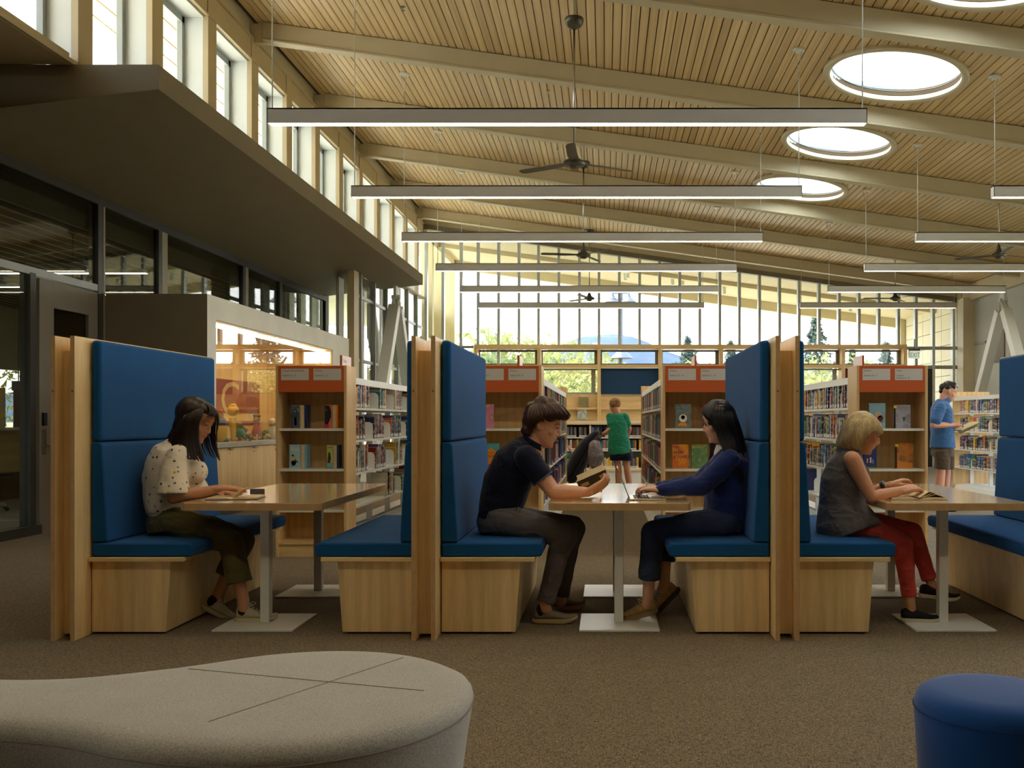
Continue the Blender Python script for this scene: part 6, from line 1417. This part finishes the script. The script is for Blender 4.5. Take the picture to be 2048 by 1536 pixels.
c = MB(); tx(c, [(Pg(1240,908),.185,.8),(Pg(1238,890),.17,.8),(Pg(1236,868),.155,.8),(Pg(1235,845),.155,.78),(Pg(1234,830),.135,.7),(Pg(1234,826),.07,.9)])
for s_, e_ in ((sL,eL),(sR,eR)): limb(c, [s_, s_.lerp(e_,.6)], [.058,.062], 14)
mesh_part('top', remeshed(c, .012, 3), fabric('emerald_jersey', (34,128,100), fold=1, sc=300), w4, (.008, 9, (1,1,.7)))
c = MB(); tx(c, [(Pg(1240,912),.165,.85),(Pg(1239,898),.165,.85)])
for hu in (1231,1250): limb(c, [Pg(hu,900), Pg(hu+2,912), Pg(hu+2,921)], [.1,.105,.108], 14, False)
mesh_part('shorts', remeshed(c, .012, 3), fabric('navy_jersey_shorts', (22,22,44), sc=300), w4)
h = MB(); h.ball(M6 @ Vector((-.02,0,.03)), (.1,.088,.09), 18, 0, M6.to_3x3()); h.ball(M6 @ Vector((-.11,0,.05)), .035, 12); mesh_part('hair', remeshed(h, .009, 2), hair_mat('light_brown_hair', (110,76,46), (170,128,84)), w4, (.005, 40, (1,1,1)))
for u in (1235,1260): foot(w4, at(u,840+1.22*F/(YG-.05),YG-.05), PI/2, 0, .25, BLKS, DES, 'sneaker')
st = thing('stroller', 'black folding stroller with a floral bag pushed by the woman in green', 'stroller', (Pg(1165,900).x, YG+.2, 0))
def sp_(u, v, dy=0): return at(u, v, YG+.2+dy)-Vector((Pg(1165,900).x, YG+.2, 0))
NVC = fabric('navy_black_canvas', (24,24,36), sc=300)
for dy in (-.2, .2): MB().tube([sp_(1201,867,dy), sp_(1188,880,dy), sp_(1160,930,dy), sp_(1140,968,dy)], .014, 8).build('frame_tube', BLACK, st, smooth=1); MB().tube([sp_(1178,905,dy), sp_(1166,940,dy), sp_(1170,968,dy)], .012, 8).build('frame_tube', BLACK, st, smooth=1)
MB().tube([sp_(1201,867,-.2), sp_(1201,867,.2)], .02, 10).build('handle', BLACK, st, smooth=1)
m = MB(); limb(m, [sp_(1192,872), sp_(1174,890), sp_(1158,920), sp_(1144,950)], [.09,.12,.15,.13], 16); o_ = MB(); o_.v, o_.f, o_.m = [Vector((p[0], p[1]*1.25, p[2])) for p in m.v], m.f, m.m
mm = remeshed(o_, .014, 3); mm.transform(Matrix.Translation(root_loc(st))); mesh_part('seat_hammock', mm, NVC, st)
for (u, dy) in ((1139,-.2),(1139,.2),(1170,-.22),(1170,.22)):
    p = sp_(u, 0, dy); MB().tube([(p.x, p.y-.02, .085), (p.x, p.y+.02, .085)], .085, 20).build('wheel', BLACK, st, smooth=40)
MB().tube([sp_(1168,912,-.24), sp_(1172,935,-.25), sp_(1170,950,-.25)], .006, 6).build('strap', BLACK, st)
m = MB(); limb(m, [sp_(1190,893,-.3), sp_(1192,912,-.3), sp_(1190,926,-.3)], [.1,.125,.1], 16); mm = remeshed(m, .012, 3); mm.transform(Matrix.Translation(root_loc(st)))
fl2 = swatch('grey_red_floral_canvas', [(124,120,122),(150,146,148),(100,96,102),(140,70,70)], 30, .9, 77); bg_ = tag(bpy.data.objects.new('floral_bag', mm), 'grey backpack with small red flowers hanging on the stroller', 'bag'); C.objects.link(bg_); mm.materials.append(fl2); mm.polygons.foreach_set('use_smooth', [True]*len(mm.polygons))
for k in (-1, 1):
    MB().tube([Vector((sp_(1190,885).x+.03*k, -.3, sp_(0,890,-.3).z)), Vector((sp_(1198,870).x, -.22, sp_(0,872,-.3).z)), Vector((sp_(1201,867).x, -.2, sp_(0,868,-.3).z))], .008, 6).build('strap', BLACK, bg_).data.transform(Matrix.Translation(root_loc(st)))
ch = person('person', 'small child in a teal shirt half hidden by the shelf end, arm bent', (Pg(1136,930).x-.1, 14.9, 0))
def Pc(u, v, dy=0): return at(u, v, 14.9+dy)
b = MB(); Mc = head_matrix(Pc(1122,882), 1, R(10)); head_parts(b, Mc, .85, 1); limb(b, [Pc(1122,892), Pc(1124,902)], [.035,.04]); torso(b, [(Pc(1124,950),.1,.75),(Pc(1124,905),.1,.7)])
limb(b, [Pc(1130,908,-.12), Pc(1149,916,-.15), Pc(1140,899,-.15)], [.033,.028,.024]); limb(b, [Pc(1118,908,.1), Pc(1116,930,.1)], [.033,.026]); hand(b, Pc(1140,899,-.15), (-.5,0,.8), (1,0,0), 1, .5, .7)
limb(b, [Pc(1120,950,-.06), Pc(1142,955,-.08), Pc(1138,990,-.08)], [.05,.045,.03]); limb(b, [Pc(1120,950,.06), Pc(1142,955,.08), Pc(1138,990,.08)], [.05,.045,.03])
mesh_part('body', remeshed(b, .009, 2, .4), SK5, ch)
c = MB(); torso(c, [(Pc(1124,955),.13,.85),(Pc(1124,928),.125,.8),(Pc(1124,906),.11,.75)]); limb(c, [Pc(1129,908,-.11), Pc(1138,912,-.13)], [.045,.045]); mesh_part('tee_shirt', remeshed(c, .011, 3), fabric('teal_child_tee', (60,160,160), sc=300), ch)
c = MB(); limb(c, [Pc(1120,952,-.06), Pc(1141,957,-.08)], [.065,.056]); limb(c, [Pc(1120,952,.06), Pc(1141,957,.08)], [.065,.056]); mesh_part('shorts', remeshed(c, .011, 3), NVC, ch)
h = MB(); h.ball(Mc @ Vector((-.015,0,.03)), (.09,.078,.08), 16); mesh_part('hair', remeshed(h, .01, 2), HB2, ch)
tag(MB().box(-.16,.16,-.14,.14,.30,.34).box(-.15,-.12,-.13,-.1,0,.3).box(.12,.15,-.13,-.1,0,.3).box(-.15,-.12,.1,.13,0,.3).box(.12,.15,.1,.13,0,.3).build('stool', W_z, origin=(Pc(1124,0).x, 14.9, 0)), 'small wooden stool under the child behind the shelf end', 'stool')

# ================================================================== THINGS ON THE TABLES
ZT = .7455
def open_book(name, label, loc, rz, w_, d, cover, pages_lift=.012, extra=None):
    o = thing(name, label, 'book', loc, rz)
    MB().box(-w_, w_, -d/2, d/2, 0, .003).build('cover', cover, o)
    for s in (-1, 1):
        xs = np.linspace(0, w_-.006, 12); top = [(s*x, .004+pages_lift*math.sin(min(1, x/w_*2.2)*PI/2)*(1-.35*x/w_)) for x in xs]
        pl = [(s*0, .003)]+top+[(s*(w_-.006), .003)]; MB().prism(pl if s < 0 else pl[::-1], -d/2+.004, d/2-.004).build('page_block', PAGES, o, smooth=40)
    return o
ob = open_book('book', 'open hardback with a dark blue cover under the hand of the woman in floral blouse', (at(470,990,5.72).x, 5.74, ZT), .12, .15, .21, NAVY)
MB().prism([(.0,.012),(.03,.05),(.05,.062),(.052,.06),(.032,.046),(.004,.011)], -.095, .095).build('raised_page', PAGES, ob)
tag(MB().box(-.045,.045,-.003,.0,0,.035).build('bookmark_card', plain('grey_printed_card', (90,90,110), .5, var=.5, vs=80), origin=(at(515,985,5.9).x, 5.9, ZT+.012)), 'small dark card sticking up at the edge of the open hardback', 'card')
ob = open_book('book', 'open hardback under the hands of the blond woman in red trousers', (at(1832,990,5.7).x, 5.74, ZT), 0, .17, .22, plain('grey_board', (150,146,136), .6), .014)
c = MB(); 
for k in range(3): c.prism([(-.0+.01*k,.014),(.06+.02*k,.05-.008*k),(.115+.02*k,.035-.01*k),(.115+.02*k,.033-.01*k),(.06+.02*k,.048-.008*k),(.004+.01*k,.012)], -.1, .1)
c.build('turning_pages', PAGES, ob)
MB().box(.14,.172,-.113,-.1,.0031,.0035).build('glossy_edge', WHITE, ob)
# paperback in the man's hands
pc = at(1192, 972, YC-.04); pb = thing('book', 'open paperback with a dark cover held by the young man', 'book', tuple(pc))
th = R(-22); a = Vector((math.cos(-th), 0, math.sin(-th))).normalized(); ax = Vector((.93,0,.40)).normalized(); up = Vector((-.25,.2,.95)).normalized(); up = (up-ax*up.dot(ax)).normalized(); yy_ = up.cross(ax)
Mb = Matrix((( ax.x, yy_.x, up.x, 0), (ax.y, yy_.y, up.y, 0), (ax.z, yy_.z, up.z, 0), (0,0,0,1)))
Mn = Mb @ Matrix.Rotation(R(-24), 4, 'X'); Mf = Mb @ Matrix.Rotation(R(50), 4, 'X')
MB().box(-.095,.095,-.13,0,-.003,-.0005,0,Mn).build('cover', plain('dark_printed_cover', (40,38,44), .35, var=.3, vs=50), pb)
MB().box(-.093,.093,-.127,0,-.0004,.009,0,Mn).build('page_block', PAGES, pb)
MB().box(.045,.08,-.1,-.05,-.0036,-.003,0,Mn).box(-.08,-.03,-.09,-.05,-.0036,-.003,0,Mn).build('cover_label', PAGES, pb)
MB().box(-.095,.095,0,.13,-.003,-.0005,0,Mf).build('back_cover', plain('paper_inner_cover', (206,190,150), .6), pb)
MB().box(-.093,.093,0,.127,-.0004,.006,0,Mf).build('page_block', PAGES, pb)
MB().box(-.09,.09,0,.125,0,.001,0,Mb @ Matrix.Rotation(R(66), 4, 'X')).build('page', PAGES, pb)
# laptop
SIL = plain('champagne_aluminium', (214,200,176), .3, metal=.8, var=.02)
lx0, lx1 = at(1258,990,5.62).x, at(1332,990,5.62).x; lt = thing('laptop', 'open thin laptop seen from the side in front of the dark haired woman', 'laptop', (lx0, 5.60, ZT))
W_ = .30; D_ = lx1-lx0
MB().box(0, D_, 0, W_, 0, .009).build('base', SIL, lt, bevel=.003)
kb = MB()
for i in range(5):
    for j in range(13): kb.box(.03+i*.019, .046+i*.019, .016+j*.0208, .034+j*.0208, .009, .0105)
kb.build('keyboard', BLACK, lt, kind='stuff'); MB().box(.14, D_-.012, .1, .2, .009, .0095).build('trackpad', GREYM, lt)
Ml = Matrix.Translation((.004,0,.008)) @ Matrix.Rotation(R(-21), 4, 'Y')
MB().box(-.005,.0,0,W_,0,.195,0,Ml).build('lid', SIL, lt, bevel=.002); MB().box(.0,.0008,.006,W_-.006,.008,.189,0,Ml).build('screen', plain('dark_screen', (30,34,40), .1), lt)
MB().tube([(.002,.02,.009),(.002,W_-.02,.009)], .005, 10).build('hinge', GREYM, lt, smooth=1)
for x in (.02,.045,.06): MB().box(x,x+.01,-.0006,0,.003,.006).build('port', BLACK, lt)

# ------------------------------------------------------------------ turn lettering into plain meshes
bpy.context.view_layer.update(); dg = bpy.context.evaluated_depsgraph_get()
for o in [x for x in C.objects if x.type == 'FONT']:
    me = bpy.data.meshes.new_from_object(o.evaluated_get(dg)); nm_ = o.name
    n = bpy.data.objects.new('lettering', me); C.objects.link(n); n.parent = o.parent; n.location = o.location; n.rotation_euler = o.rotation_euler; n.scale = o.scale
    for k in o.keys(): n[k] = o[k]
    bpy.data.objects.remove(o)
